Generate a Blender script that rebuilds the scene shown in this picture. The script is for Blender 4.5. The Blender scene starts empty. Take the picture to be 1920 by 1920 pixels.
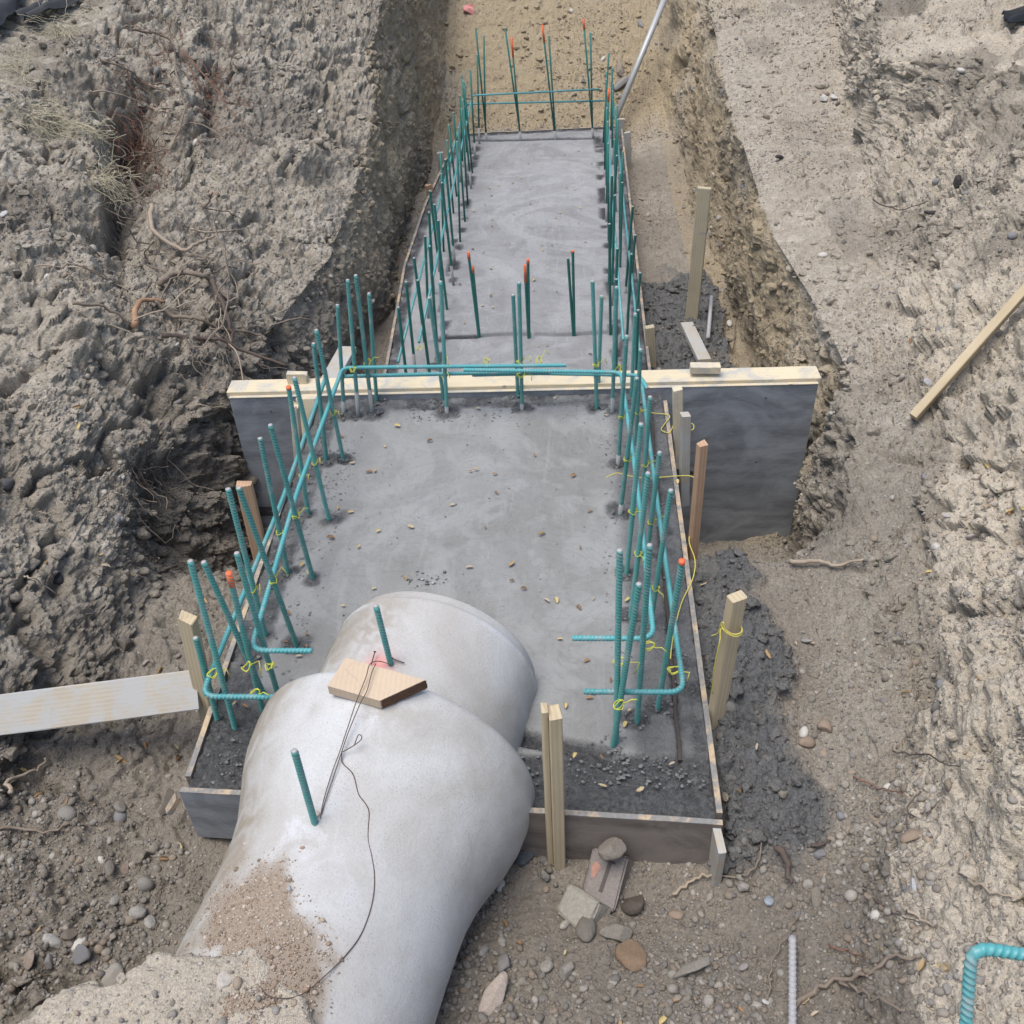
import bpy, math, random
import numpy as np
from mathutils import Vector, Matrix
random.seed(7); RNG = np.random.default_rng(7)
SC = bpy.context.scene; COL = SC.collection
# ------------------------------------------------------------------ camera, sky, sun, exposure
F = 1838.0                                   # focal length in pixels of the 1920 px photograph
def nrm(v): v = np.array(v, float); return v/np.linalg.norm(v)
_Y = nrm([90, -1512, F]); _D = np.array([100, 2240, F]); _D = nrm(_D-_Y*np.dot(_D, _Y)); _Z = -_D; _X = np.cross(_Y, _Z)
MW = np.array([_X, _Y, _Z]); CAM = np.array([0, 0, 2.6])
cd = bpy.data.cameras.new('camera'); cam = bpy.data.objects.new('camera', cd); COL.objects.link(cam)
cd.sensor_width = 36; cd.lens = 36*F/1920; cd.clip_start = 0.05; cd.clip_end = 200
R = np.stack([MW[:, 0], -MW[:, 1], -MW[:, 2]], 1)
cam.matrix_world = Matrix([[*R[0], CAM[0]], [*R[1], CAM[1]], [*R[2], CAM[2]], [0, 0, 0, 1]])
SC.camera = cam
W = bpy.data.worlds.new('World'); SC.world = W; W.use_nodes = True
wn = W.node_tree; sky = wn.nodes.new('ShaderNodeTexSky'); sky.sky_type = 'NISHITA'; sky.sun_disc = False
SUN_EL, SUN_AZ = math.radians(74), math.radians(235)
sky.sun_elevation = SUN_EL; sky.sun_rotation = SUN_AZ; sky.dust_density = 3.0; sky.air_density = 1.0; sky.ozone_density = 1.0
wn.links.new(sky.outputs[0], wn.nodes['Background'].inputs[0]); wn.nodes['Background'].inputs[1].default_value = 0.115
sl = bpy.data.lights.new('sun', 'SUN'); sl.energy = 2.0; sl.angle = math.radians(38); sl.color = (1, .955, .89)
so = bpy.data.objects.new('sun', sl); COL.objects.link(so)
so.rotation_euler = Vector((math.sin(SUN_AZ)*math.cos(SUN_EL), math.cos(SUN_AZ)*math.cos(SUN_EL), math.sin(SUN_EL))).to_track_quat('Z', 'Y').to_euler()
SC.view_settings.view_transform = 'Standard'; SC.view_settings.look = 'None'; SC.view_settings.gamma = 1; SC.view_settings.exposure = 0.56

def ray(u, v): return MW@np.array([u-960, v-960, F])
def Zp(u, v, z=0.): d = ray(u, v); return CAM+d*((z-CAM[2])/d[2])      # where a line of sight meets height z
def Yp(u, v, y): d = ray(u, v); return CAM+d*(y/d[1])
def up(b, t, z=0.):                                                    # foot on height z, top above it
    B = Zp(*b, z); d = nrm(ray(*t)); w = CAM-B; k = np.array([0, 0, 1.]); q = d@k
    return B, CAM+d*((q*(k@w)-(d@w))/(1-q*q))
# ------------------------------------------------------------------ helpers
def tag(o, label=None, cat=None, group=None, kind=None):
    for k, v in (('label', label), ('category', cat), ('group', group), ('kind', kind)):
        if v: o[k] = v
    return o
def mesh_np(name, V, Fc, smooth=True):
    me = bpy.data.meshes.new(name); V = np.asarray(V, np.float32); Fc = np.asarray(Fc, np.int32)
    me.vertices.add(len(V)); me.vertices.foreach_set('co', V.ravel())
    n, k = Fc.shape; me.loops.add(n*k); me.loops.foreach_set('vertex_index', Fc.ravel())
    me.polygons.add(n); me.polygons.foreach_set('loop_start', np.arange(0, n*k, k, dtype=np.int32))
    me.polygons.foreach_set('loop_total', np.full(n, k, np.int32))
    me.update(calc_edges=True); me.polygons.foreach_set('use_smooth', np.full(n, smooth)); me.update()
    return me
class MB:
    def __init__(s): s.v = []; s.f = []
    def add(s, V, Fs):
        b = len(s.v); s.v += [tuple(map(float, p)) for p in V]; s.f += [tuple(b+i for i in f) for f in Fs]; return s
    def build(s, name, mat, parent=None, smooth=False):
        me = bpy.data.meshes.new(name); me.from_pydata(s.v, [], s.f); me.update()
        if smooth: me.polygons.foreach_set('use_smooth', [True]*len(me.polygons))
        o = bpy.data.objects.new(name, me); COL.objects.link(o)
        if mat: me.materials.append(mat)
        if parent: o.parent = parent
        return o
def attr(me, name, A):
    A = np.asarray(A, np.float32)
    if A.shape[1] == 3: A = np.concatenate([A, np.ones((len(A), 1), np.float32)], 1)
    a = me.color_attributes.new(name, 'FLOAT_COLOR', 'POINT'); a.data.foreach_set('color', A.ravel())
def obj(name, me, mat=None, parent=None):
    o = bpy.data.objects.new(name, me); COL.objects.link(o)
    if mat and not me.materials: me.materials.append(mat)
    if parent: o.parent = parent
    return o
def _h(ix, iy, iz, seed):
    h = (ix.astype(np.uint32)*np.uint32(374761393))^(iy.astype(np.uint32)*np.uint32(668265263))^(iz.astype(np.uint32)*np.uint32(2147483647-1640531))
    h = h+np.uint32(seed*1013904223 & 0xffffffff); h = (h^(h>>np.uint32(13)))*np.uint32(1274126177); h ^= h>>np.uint32(16)
    h = h*np.uint32(2246822519); return (h^(h>>np.uint32(15))).astype(np.float32)/np.float32(4294967295.)
def noise(p, s, seed=0):                     # value noise in -1..1
    p = np.asarray(p, np.float32)*np.float32(s); f = np.floor(p); i = f.astype(np.int64); t = p-f; t = t*t*t*(t*(t*6-15)+10); r = 0
    for a in (0, 1):
        for b in (0, 1):
            for c in (0, 1):
                w = (t[:, 0] if a else 1-t[:, 0])*(t[:, 1] if b else 1-t[:, 1])*(t[:, 2] if c else 1-t[:, 2])
                r = r+w*_h(i[:, 0]+a, i[:, 1]+b, i[:, 2]+c, seed)
    return r*2-1
def fbm(p, s, o=4, seed=0, g=.5):
    r = 0; a = 1; tot = 0
    for k in range(o): r = r+a*noise(np.asarray(p)+k*7.31, s*2.03**k, seed+k); tot += a; a *= g
    return r/tot
def worley(p, s, seed=0):
    p = np.asarray(p, np.float32)*np.float32(s); i = np.floor(p).astype(np.int64); best = np.full(len(p), 9., np.float32)
    for a in (-1, 0, 1):
        for b in (-1, 0, 1):
            for c in (-1, 0, 1):
                q = i+np.array([a, b, c]); d = 0
                for ax in range(3): d = d+(q[:, ax]+_h(q[:, 0], q[:, 1], q[:, 2], seed+ax*17)-p[:, ax])**2
                best = np.minimum(best, d)
    return np.sqrt(best)
def facets(p, s, seed=0):
    p = np.asarray(p, np.float32)*np.float32(s); i = np.floor(p).astype(np.int64); best = np.full(len(p), 9., np.float32); val = np.zeros(len(p), np.float32)
    for a in (-1, 0, 1):
        for b in (-1, 0, 1):
            for c in (-1, 0, 1):
                q = i+np.array([a, b, c]); v = np.stack([p[:, k]-q[:, k]-_h(q[:, 0], q[:, 1], q[:, 2], seed+k*17) for k in range(3)], 1); d = (v*v).sum(1)
                h = np.stack([_h(q[:, 0], q[:, 1], q[:, 2], seed+91+k*13)*2-1 for k in range(3)], 1); m = d < best; best = np.where(m, d, best); val = np.where(m, (v*h).sum(1)+.45*h[:, 0]-.35*d, val)
    return val/s
def sst(x, a, b): t = np.clip((x-a)/(b-a), 0, 1); return t*t*(3-2*t)
# ------------------------------------------------------------------ materials
def newmat(name):
    m = bpy.data.materials.new(name); m.use_nodes = True; nt = m.node_tree; return m, nt, nt.nodes['Principled BSDF']
class NT:
    def __init__(s, nt): s.nt = nt
    def n(s, t, **k):
        o = s.nt.nodes.new(t)
        for a, b in k.items():
            if a in o.inputs.keys() if hasattr(o.inputs, 'keys') else False: pass
            setattr(o, a, b)
        return o
    def l(s, a, b): s.nt.links.new(a, b)
    def noise(s, vec, sc, det=4, rough=.55, dist=0):
        o = s.n('ShaderNodeTexNoise'); o.inputs['Scale'].default_value = sc; o.inputs['Detail'].default_value = det; o.inputs['Roughness'].default_value = rough
        o.inputs['Distortion'].default_value = dist; s.l(vec, o.inputs['Vector']); return o.outputs[0]
    def vor(s, vec, sc, feat='F1', out='Distance'):
        o = s.n('ShaderNodeTexVoronoi'); o.feature = feat; o.inputs['Scale'].default_value = sc; s.l(vec, o.inputs['Vector']); return o.outputs[out]
    def ramp(s, fac, pts):
        o = s.n('ShaderNodeValToRGB'); e = o.color_ramp.elements
        while len(e) < len(pts): e.new(.5)
        for x, (p, c) in zip(e, pts): x.position = p; x.color = (*c, 1) if not isinstance(c, (int, float)) else (c, c, c, 1)
        s.l(fac, o.inputs[0]); return o.outputs[0]
    def mix(s, fac, a, b, mode='MIX'):
        o = s.n('ShaderNodeMix'); o.data_type = 'RGBA'; o.blend_type = mode
        for i, x in ((0, fac), (6, a), (7, b)):
            if isinstance(x, (int, float)): o.inputs[i].default_value = x
            elif isinstance(x, tuple): o.inputs[i].default_value = (*x, 1)
            else: s.l(x, o.inputs[i])
        return o.outputs[2]
    def math(s, op, a, b=0.):
        o = s.n('ShaderNodeMath'); o.operation = op
        for i, x in ((0, a), (1, b)):
            if isinstance(x, (int, float)): o.inputs[i].default_value = x
            else: s.l(x, o.inputs[i])
        return o.outputs[0]
    def bump(s, h, st, dist, bsdf, prev=None):
        o = s.n('ShaderNodeBump'); o.inputs['Strength'].default_value = st; o.inputs['Distance'].default_value = dist; s.l(h, o.inputs['Height'])
        if prev: s.l(prev, o.inputs['Normal'])
        s.l(o.outputs[0], bsdf.inputs['Normal']); return o.outputs[0]
    def coord(s, scale=None, kind='Object'):
        o = s.n('ShaderNodeTexCoord').outputs[kind]
        if scale:
            m = s.n('ShaderNodeMapping'); m.inputs['Scale'].default_value = scale; s.l(o, m.inputs[0]); return m.outputs[0]
        return o
def soil_material():
    m, nt, b = newmat('soil'); N = NT(nt); c = N.coord()
    a = N.n('ShaderNodeAttribute'); a.attribute_name = 'zone'; sep = N.n('ShaderNodeSeparateColor'); N.l(a.outputs['Color'], sep.inputs[0])
    big = N.noise(c, 2.2, 6, .6); mid = N.noise(c, 16, 6, .65); fine = N.noise(c, 95, 4, .7)
    base = N.mix(N.ramp(big, [(.35, 0.), (.65, 1.)]), (.375, .335, .275), (.50, .465, .40))
    base = N.mix(N.ramp(mid, [(.4, 0.), (.62, 1.)]), base, (.30, .265, .215))
    yel = N.mix(mid, (.33, .265, .175), (.43, .36, .25)); base = N.mix(sep.outputs[0], base, yel)
    pale = N.mix(mid, (.48, .42, .335), (.60, .54, .445)); base = N.mix(sep.outputs[2], base, pale)
    dmp_shade = N.mix(mid, (.165, .145, .12), (.26, .235, .20)); base = N.mix(a.outputs['Alpha'], base, dmp_shade)
    mud = N.mix(mid, (.095, .10, .105), (.17, .172, .17)); base = N.mix(sep.outputs[1], base, mud)
    # small stones seen in the soil
    vc = N.vor(c, 75, out='Color'); vd = N.vor(c, 75); sp = N.n('ShaderNodeSeparateColor'); N.l(vc, sp.inputs[0])
    stone = N.math('MULTIPLY', N.math('LESS_THAN', vd, .30), N.math('GREATER_THAN', sp.outputs[0], .72))
    scol = N.ramp(sp.outputs[1], [(0, (.17, .16, .15)), (.5, (.33, .30, .26)), (1, (.52, .50, .46))])
    stone2 = N.math('MULTIPLY', stone, N.math('SUBTRACT', 1., sep.outputs[1]))
    base = N.mix(stone2, base, scol)
    base = N.mix(N.math('MULTIPLY', N.math('SUBTRACT', fine, .5), .9), base, (.6, .58, .52), 'OVERLAY')
    fr = N.ramp(fine, [(.3, (.72, .72, .72)), (.7, (1.25, 1.25, 1.25))]); base = N.mix(.8, base, fr, 'MULTIPLY')
    N.l(base, b.inputs['Base Color']); b.inputs['Roughness'].default_value = .95; b.inputs['Specular IOR Level'].default_value = .25
    r = N.ramp(sep.outputs[1], [(0, .95), (1, .62)]); N.l(r, b.inputs['Roughness'])
    p = N.bump(mid, .8, .05, b); p = N.bump(fine, .8, .009, b, p); p = N.bump(N.vor(c, 60), -.55, .014, b, p)
    p = N.bump(N.vor(c, 42), -.7, .018, b, p) if False else p
    h = N.math('MULTIPLY', stone, N.math('SUBTRACT', .3, vd)); N.bump(h, .9, .02, b, p)
    return m
def concrete_material(name, c1, c2, edge, bumpy=1.):
    m, nt, b = newmat(name); N = NT(nt); c = N.coord()
    a = N.n('ShaderNodeAttribute'); a.attribute_name = 'zone'; sep = N.n('ShaderNodeSeparateColor'); N.l(a.outputs['Color'], sep.inputs[0])
    w = N.noise(c, 1.6, 7, .6, 1.4); f = N.noise(c, 220, 3, .7); md = N.noise(c, 14, 6, .65, .6)
    col = N.mix(N.ramp(w, [(.36, 0.), (.64, 1.)]), c1, c2); col = N.mix(N.ramp(md, [(.3, 0.), (.75, .45)]), col, c2)
    st = N.noise(N.coord((9, 1.2, 1)), 2.2, 5, .6, 1.5); col = N.mix(N.ramp(st, [(.55, 0.), (.72, .4)]), col, tuple(min(1, x*1.28) for x in c2))
    col = N.mix(sep.outputs[0], col, N.mix(md, edge, tuple(x*1.7 for x in edge)))
    col = N.mix(.5, col, N.ramp(f, [(.3, (.8, .8, .8)), (.7, (1.18, 1.18, 1.18))]), 'MULTIPLY')
    N.l(col, b.inputs['Base Color']); N.l(N.ramp(sep.outputs[0], [(0, .8), (1, .6)]), b.inputs['Roughness'])
    b.inputs['Specular IOR Level'].default_value = .35
    rg2 = N.noise(c, 55, 5, .75); col2 = N.mix(N.math('MULTIPLY', sep.outputs[0], .85), col, N.mix(N.ramp(rg2, [(.38, 0.), (.62, 1.)]), tuple(x*.68 for x in edge), tuple(x*1.75 for x in edge))); N.l(col2, b.inputs['Base Color'])
    sw = N.noise(c, 1.1, 5, .55, 4.5); sw2 = N.noise(c, 3.4, 3, .5, 6.)
    col3 = N.mix(N.math('MULTIPLY', N.ramp(sw, [(.50, 0.), (.56, .35), (.66, .5)]), N.math('SUBTRACT', 1., sep.outputs[0])), col2, tuple(min(1, x*1.22) for x in c2)); col3 = N.mix(N.ramp(sw2, [(.5, 0.), (.55, .28), (.58, 0.)]), col3, tuple(x*.72 for x in c1)); N.l(col3, b.inputs['Base Color'])
    p = N.bump(md, .25*bumpy, .01, b); p = N.bump(N.math('MULTIPLY', rg2, N.math('ADD', sep.outputs[0], .06)), 1., .03, b, p); N.bump(f, .4*bumpy, .003, b, p); return m
def pipe_material():
    m, nt, b = newmat('pipe_concrete'); N = NT(nt); c = N.coord()
    w = N.noise(c, 2.3, 7, .6, .8); f = N.noise(c, 150, 4, .75); md = N.noise(c, 11, 6, .6, .8)
    col = N.mix(N.ramp(w, [(.38, 0.), (.62, 1.)]), (.41, .40, .38), (.52, .53, .535))
    a = N.n('ShaderNodeAttribute'); a.attribute_name = 'zone'; sep = N.n('ShaderNodeSeparateColor'); N.l(a.outputs['Color'], sep.inputs[0])
    col = N.mix(N.math('MULTIPLY', sep.outputs[0], N.ramp(md, [(.35, .35), (.6, 1.)])), col, (.29, .255, .205))
    col = N.mix(N.math('MULTIPLY', sep.outputs[1], N.ramp(md, [(.42, 0.), (.56, .75)])), col, (.56, .575, .60))
    col = N.mix(sep.outputs[2], col, N.mix(f, (.20, .16, .125), (.36, .30, .24)))
    al = N.math('MULTIPLY', a.outputs['Alpha'], N.ramp(f, [(.38, 0.), (.55, 1.)])); col = N.mix(al, col, (.75, .22, .2))
    sp = N.vor(c, 130); spk = N.math('LESS_THAN', sp, N.math('MULTIPLY', f, .40)); col = N.mix(N.math('MULTIPLY', spk, N.ramp(md, [(.38, .05), (.62, .6)])), col, (.2, .19, .18))
    col = N.mix(.5, col, N.ramp(f, [(.3, (.82, .82, .82)), (.7, (1.15, 1.15, 1.15))]), 'MULTIPLY')
    N.l(col, b.inputs['Base Color']); b.inputs['Roughness'].default_value = .95; b.inputs['Specular IOR Level'].default_value = .12
    p = N.bump(md, .2, .012, b); N.bump(f, .4, .003, b, p); return m
def wood_material(name, c1, c2, dirt=.0, dirtc=(.26, .26, .27)):
    m, nt, b = newmat(name); N = NT(nt); oi = N.n('ShaderNodeObjectInfo'); tc = N.coord()
    ad = N.n('ShaderNodeVectorMath'); ad.operation = 'ADD'; N.l(tc, ad.inputs[0])
    mu = N.math('MULTIPLY', oi.outputs['Random'], 7.); cb = N.n('ShaderNodeCombineXYZ'); [N.l(mu, cb.inputs[i]) for i in range(3)]; N.l(cb.outputs[0], ad.inputs[1])
    mp = N.n('ShaderNodeMapping'); mp.inputs['Scale'].default_value = (1, 1, .07); N.l(ad.outputs[0], mp.inputs[0])
    wv = N.n('ShaderNodeTexWave'); wv.bands_direction = 'X'; wv.inputs['Scale'].default_value = 22; wv.inputs['Distortion'].default_value = 2.6; wv.inputs['Detail'].default_value = 3; wv.inputs['Detail Scale'].default_value = 1.2
    N.l(mp.outputs[0], wv.inputs[0]); g = N.noise(mp.outputs[0], 120, 4, .7); s = N.noise(ad.outputs[0], 5, 5, .65)
    col = N.mix(N.ramp(wv.outputs[0], [(.05, .3), (.95, 1.)]), c2, c1); col = N.mix(N.math('MULTIPLY', g, .5), col, tuple(x*.7 for x in c2))
    col = N.mix(N.ramp(s, [(.35, 0.), (.75, .3)]), col, tuple(x*.6 for x in c2))
    kn = N.vor(ad.outputs[0], 5.5); col = N.mix(N.ramp(kn, [(.06, .75), (.1, 0.)]), col, (.12, .06, .025))
    if dirt: col = N.mix(N.ramp(N.noise(ad.outputs[0], 9, 6, .7, .5), [(.62-dirt*.35, 0.), (.72-dirt*.25, .9)]), col, dirtc)
    N.l(col, b.inputs['Base Color']); b.inputs['Roughness'].default_value = .75; N.bump(g, .4, .002, b); return m
def ply_material(name, c1, c2):
    m, nt, b = newmat(name); N = NT(nt); tc = N.coord(); mp = N.n('ShaderNodeMapping'); mp.inputs['Scale'].default_value = (.10, 1, 1); N.l(tc, mp.inputs[0])
    g = N.noise(mp.outputs[0], 190, 8, .8, .3); g2 = N.noise(N.coord((.6, 1, 1)), 4, 8, .65, 1.6)
    rg = N.n('ShaderNodeTexWave'); rg.wave_type = 'RINGS'; rg.inputs['Scale'].default_value = 3.5; rg.inputs['Distortion'].default_value = 9; rg.inputs['Detail'].default_value = 3; N.l(N.coord((.45, 1, 1)), rg.inputs[0])
    col = N.mix(N.ramp(g, [(.36, 0.), (.64, 1.)]), c1, c2); col = N.mix(N.ramp(g2, [(.45, 0.), (.62, .6)]), col, tuple(x*1.6 for x in c2)); col = N.mix(N.math('MULTIPLY', rg.outputs[0], .3), col, tuple(x*1.5 for x in c2))
    col = N.mix(N.ramp(N.noise(mp.outputs[0], 9, 2, .5), [(.66, 0.), (.675, .8)]), col, (.018, .018, .02))
    kn = N.vor(N.coord((.8, 1, 1)), 3.2); col = N.mix(N.ramp(kn, [(.035, .8), (.05, 0.)]), col, (.02, .02, .022))
    N.l(col, b.inputs['Base Color']); b.inputs['Roughness'].default_value = .6; N.bump(g, .35, .003, b); return m
def plain(name, col, rough=.6, var=.25, sc=30, bump=.2, metal=0., spec=.5):
    m, nt, b = newmat(name); N = NT(nt); n = N.noise(N.coord(), sc, 5, .6)
    N.l(N.mix(n, tuple(x*(1-var) for x in col), tuple(min(1, x*(1+var)) for x in col)), b.inputs['Base Color'])
    b.inputs['Roughness'].default_value = rough; b.inputs['Metallic'].default_value = metal; b.inputs['Specular IOR Level'].default_value = spec
    if bump: N.bump(n, bump, .004, b)
    return m
def attr_mat(name, rough=.85, bump=.4, sc=120):
    m, nt, b = newmat(name); N = NT(nt); a = N.n('ShaderNodeAttribute'); a.attribute_name = 'tint'; n = N.noise(N.coord(), sc, 4, .65)
    N.l(N.mix(.7, a.outputs['Color'], N.ramp(n, [(.3, (.72, .72, .72)), (.7, (1.22, 1.22, 1.22))]), 'MULTIPLY'), b.inputs['Base Color']); b.inputs['Roughness'].default_value = rough
    b.inputs['Specular IOR Level'].default_value = .3; N.bump(n, bump, .004, b); return m
def rebar_mat(name, c, dust):
    m, nt, b = newmat(name); N = NT(nt); tc = N.coord(); n = N.noise(tc, 18, 6, .7); oi = N.n('ShaderNodeObjectInfo')
    col = N.mix(oi.outputs['Random'], tuple(x*.85 for x in c), tuple(x*1.15 for x in c)); col = N.mix(N.ramp(n, [(.62-dust*.4, 0.), (.85-dust*.4, .8)]), col, (.33, .36, .36))
    N.l(col, b.inputs['Base Color']); b.inputs['Roughness'].default_value = .42; b.inputs['Specular IOR Level'].default_value = .45; return m
def wood_edge(name):
    m, nt, b = newmat(name); N = NT(nt); c = N.coord(); n = N.noise(c, 12, 6, .7); f = N.noise(c, 70, 4, .7)
    col = N.mix(f, (.34, .25, .16), (.60, .48, .33)); col = N.mix(N.ramp(n, [(.41, 0.), (.53, .97)]), col, N.mix(f, (.13, .13, .13), (.3, .3, .29)))
    N.l(col, b.inputs['Base Color']); b.inputs['Roughness'].default_value = .85; N.bump(f, .5, .004, b); return m
M = dict(
 block=wood_material('peach_block', (.62, .50, .37), (.58, .45, .32), .12, (.36, .29, .22)),
 woodk=wood_material('peach_lumber', (.66, .50, .37), (.56, .38, .25), .12, (.34, .27, .2)),
 creamedge=wood_material('cream_edge', (.70, .62, .46), (.62, .53, .37), .55, (.40, .40, .38)),
 soil=soil_material(), slab=concrete_material('fresh_concrete', (.20, .202, .195), (.262, .268, .268), (.145, .149, .152)),
 farslab=concrete_material('far_concrete', (.20, .203, .208), (.295, .302, .312), (.08, .083, .09)), pipe=pipe_material(),
 wood=wood_material('pale_lumber', (.62, .53, .37), (.50, .40, .25)), woody=wood_material('cream_lumber', (.74, .66, .48), (.66, .56, .38), .42, (.42, .42, .40)),
 woodg=wood_material('grey_lumber', (.50, .46, .38), (.42, .37, .29), .6, (.40, .41, .41)), woodr=wood_material('pinkish_lumber', (.56, .38, .25), (.44, .27, .16)),
 woodw=wood_material('weathered_lumber', (.56, .50, .36), (.42, .35, .23), .15), ply=ply_material('oiled_plywood', (.14, .155, .172), (.25, .27, .295)),
 plyb=ply_material('brown_plywood', (.10, .085, .075), (.19, .165, .145)), plyedge=wood_edge('plywood_edge'),
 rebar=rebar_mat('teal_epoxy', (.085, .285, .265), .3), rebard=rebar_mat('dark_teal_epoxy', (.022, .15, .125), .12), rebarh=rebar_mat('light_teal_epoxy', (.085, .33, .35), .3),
 orange=plain('orange_paint', (.80, .16, .06), .6, .12, 60), cut=plain('cut_steel', (.42, .40, .40), .5, .25, 200, .2), coat=plain('cement_coat', (.34, .34, .35), .9, .2, 120, .5),
 tie=plain('yellow_plastic_wire', (.55, .56, .08), .5, .1, 30, 0), twine=plain('yellow_twine', (.60, .53, .12), .8, .12, 100, .2), wire=plain('rusty_wire', (.085, .055, .045), .7, .3, 90, 0),
 rootsnap=plain('torn_root', (.33, .20, .12), .85, .5, 22, .9),
 root=plain('root_bark', (.205, .165, .13), .9, .35, 40, .8), rootp=plain('pale_root', (.34, .28, .215), .9, .3, 40, .8), rootd=plain('dark_root', (.095, .072, .06), .9, .35, 40, .8), rootr=plain('reddish_roots', (.19, .10, .07), .9, .3, 40, .4),
 stone=attr_mat('stone'), gravel=attr_mat('gravel_stone', .9, .3, 200), fabric=plain('black_fabric', (.035, .038, .042), .7, .4, 15, .5),
 steel=plain('galvanised_steel', (.44, .45, .45), .5, .12, 30, .1, .25), grayrod=plain('cement_coated_rod', (.36, .36, .37), .85, .2, 90, .6), strip=plain('wet_strip', (.05, .04, .035), .6, .4, 40, .5), black=plain('black_plastic', (.012, .012, .012), .5, .2, 10, 0),
 grass=attr_mat('dry_grass', .8, 0), mud=plain('wet_mud', (.06, .066, .076), .6, .4, 30, .9), endwood=plain('dark_knot_wood', (.10, .05, .025), .8, .6, 50, .8), clod=plain('clay_clod', (.12, .11, .10), .9, .35, 30, .9))
# ------------------------------------------------------------------ ground: cross-sections swept along the trench
def cur(tab, y):
    tab = sorted(tab); Y = [t[0] for t in tab]; return np.stack([np.interp(y, Y, [t[1] for t in tab]), np.interp(y, Y, [t[2] for t in tab])], 1)
ys = [-1.0]
while ys[-1] < 14.5: ys.append(ys[-1]+.0078*math.hypot(max(ys[-1], 0)*.9, 2.6)/3)
ys = np.array(ys); NY = len(ys)
L1 = cur([(-1, -3.0, .75), (3, -3.1, .82), (5.05, -3.25, .88), (7, -3.2, 1.0), (9, -3.1, 1.35), (12, -3.2, 1.9), (14.5, -3.2, 2.6)], ys)
L2 = cur([(-1, -2.5, .4), (1.5, -2.4, .3), (2.1, -2.3, .34), (2.6, -2.26, .38), (3.3, -2.28, .38), (3.76, -2.28, .38), (4.9, -2.3, .4), (6.4, -2.35, .55), (8.4, -2.25, .9), (11, -2.5, 1.4), (14.5, -2.6, 2.3)], ys)
L3 = cur([(-1, -2.2, .1), (1.2, -2.1, .0), (1.7, -2.02, .0), (2.1, -1.88, .05), (2.6, -1.82, 0), (3.4, -1.84, 0), (4.1, -1.74, 0), (4.9, -1.56, 0), (5.7, -1.42, 0), (7.0, -1.42, .08), (7.6, -1.44, .18), (8.4, -1.5, .5), (9.0, -1.5, .72), (11, -1.45, 1.0), (12.5, -1.5, 1.6), (14.5, -1.6, 2.1)], ys)
L4 = cur([(-1, -2.0, -.15), (1.2, -2.0, -.15), (1.9, -1.84, -.15), (2.4, -1.66, -.15), (2.75, -1.7, -.2), (3.1, -1.72, -.3), (3.5, -1.68, -.7), (4.1, -1.58, -.95), (5, -1.44, -.85), (6.1, -1.34, -.85), (6.6, -1.28, -.85), (8.2, -1.36, -.85), (9.7, -1.28, -.85), (10.8, -1.2, -.3), (11.6, -1.2, .2), (12.6, -1.3, .8), (14.5, -1.5, 1.4)], ys)
FL = cur([(-1, -1.15, -.2), (1.2, -1.15, -.24), (1.7, -1.1, -.3), (2.9, -1.1, -.2), (3.2, -1.1, -.35), (3.6, -1.1, -.9), (10.1, -1.1, -.85), (10.8, -1.1, -.35), (11.6, -1.1, .15), (12.6, -1.1, .75), (14.5, -1.1, 1.4)], ys)
FR = cur([(-1, .45, .0), (.6, .45, -.06), (1.2, .45, -.16), (1.55, .45, -.24), (1.8, .45, -.2), (2.0, .5, -.1), (2.95, .5, -.1), (3.1, .5, -.3), (3.25, .5, -.95), (4.2, .5, -1.02), (5, .55, -.87), (10.1, .6, -.85), (10.8, .6, -.35), (11.6, .6, .15), (12.6, .6, .75), (14.5, .6, 1.4)], ys)
R1 = cur([(-1, .68, .0), (.5, .72, -.04), (1.2, .76, -.1), (1.8, .86, -.1), (2.4, .92, -.08), (2.95, .92, -.1), (3.12, .98, -.3), (3.3, 1.1, -.92), (4.1, 1.24, -.95), (5.85, 1.23, -.85), (7.1, 1.24, -.85), (8.9, 1.17, -.85), (10.4, 1.03, -.6), (11.2, 1.0, -.05), (12.6, 1.0, .75), (14.5, 1.1, 1.4)], ys)
R2 = cur([(-1, .74, .05), (.5, .76, .0), (1.2, .80, -.06), (1.8, .97, -.04), (2.3, 1.08, .0), (3.0, 1.12, .02), (3.3, 1.2, .04), (3.6, 1.28, .08), (4.1, 1.36, .1), (4.9, 1.34, .08), (5.7, 1.29, .05), (6.6, 1.29, .08), (8.3, 1.32, .15), (10.5, 1.40, .42), (12.6, 1.5, 1.1), (14.5, 1.6, 1.8)], ys)
R3 = cur([(-1, .85, .2), (.5, .82, .12), (1.2, .83, .0), (1.5, .87, -.03), (1.8, .99, -.02), (2.2, 1.2, .02), (2.9, 1.42, .12), (3.5, 1.58, .2), (4.2, 1.68, .2), (5.7, 1.88, .2), (7.8, 2.16, .25), (10.6, 2.7, .3), (12.6, 2.8, .9), (14.5, 2.8, 1.5)], ys)
R4 = cur([(-1, 1.18, .45), (.5, 1.22, .5), (1.1, 1.28, .56), (1.6, 1.42, .66), (2.2, 1.8, .82), (3.0, 2.1, .92), (4, 2.4, .95), (5.5, 2.65, 1.0), (6.3, 2.55, .85), (7.0, 2.12, .72), (8, 2.35, .8), (10.6, 2.9, .9), (14.5, 3.2, 1.6)], ys)
pad = lambda A, dx, z: np.stack([A[:, 0]+dx, A[:, 1]+z], 1)
CP = [pad(L1, -22, .3), pad(L1, -3, .12), L1, L2, L3, L4, FL, FR, R1, R2, R3, R4, pad(R4, 2.5, .45), pad(R4, 22, .6)]
CN = [8, 22, 140, 165, 150, 100, 150, 110, 140, 110, 165, 100, 10]
prof = []
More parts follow.
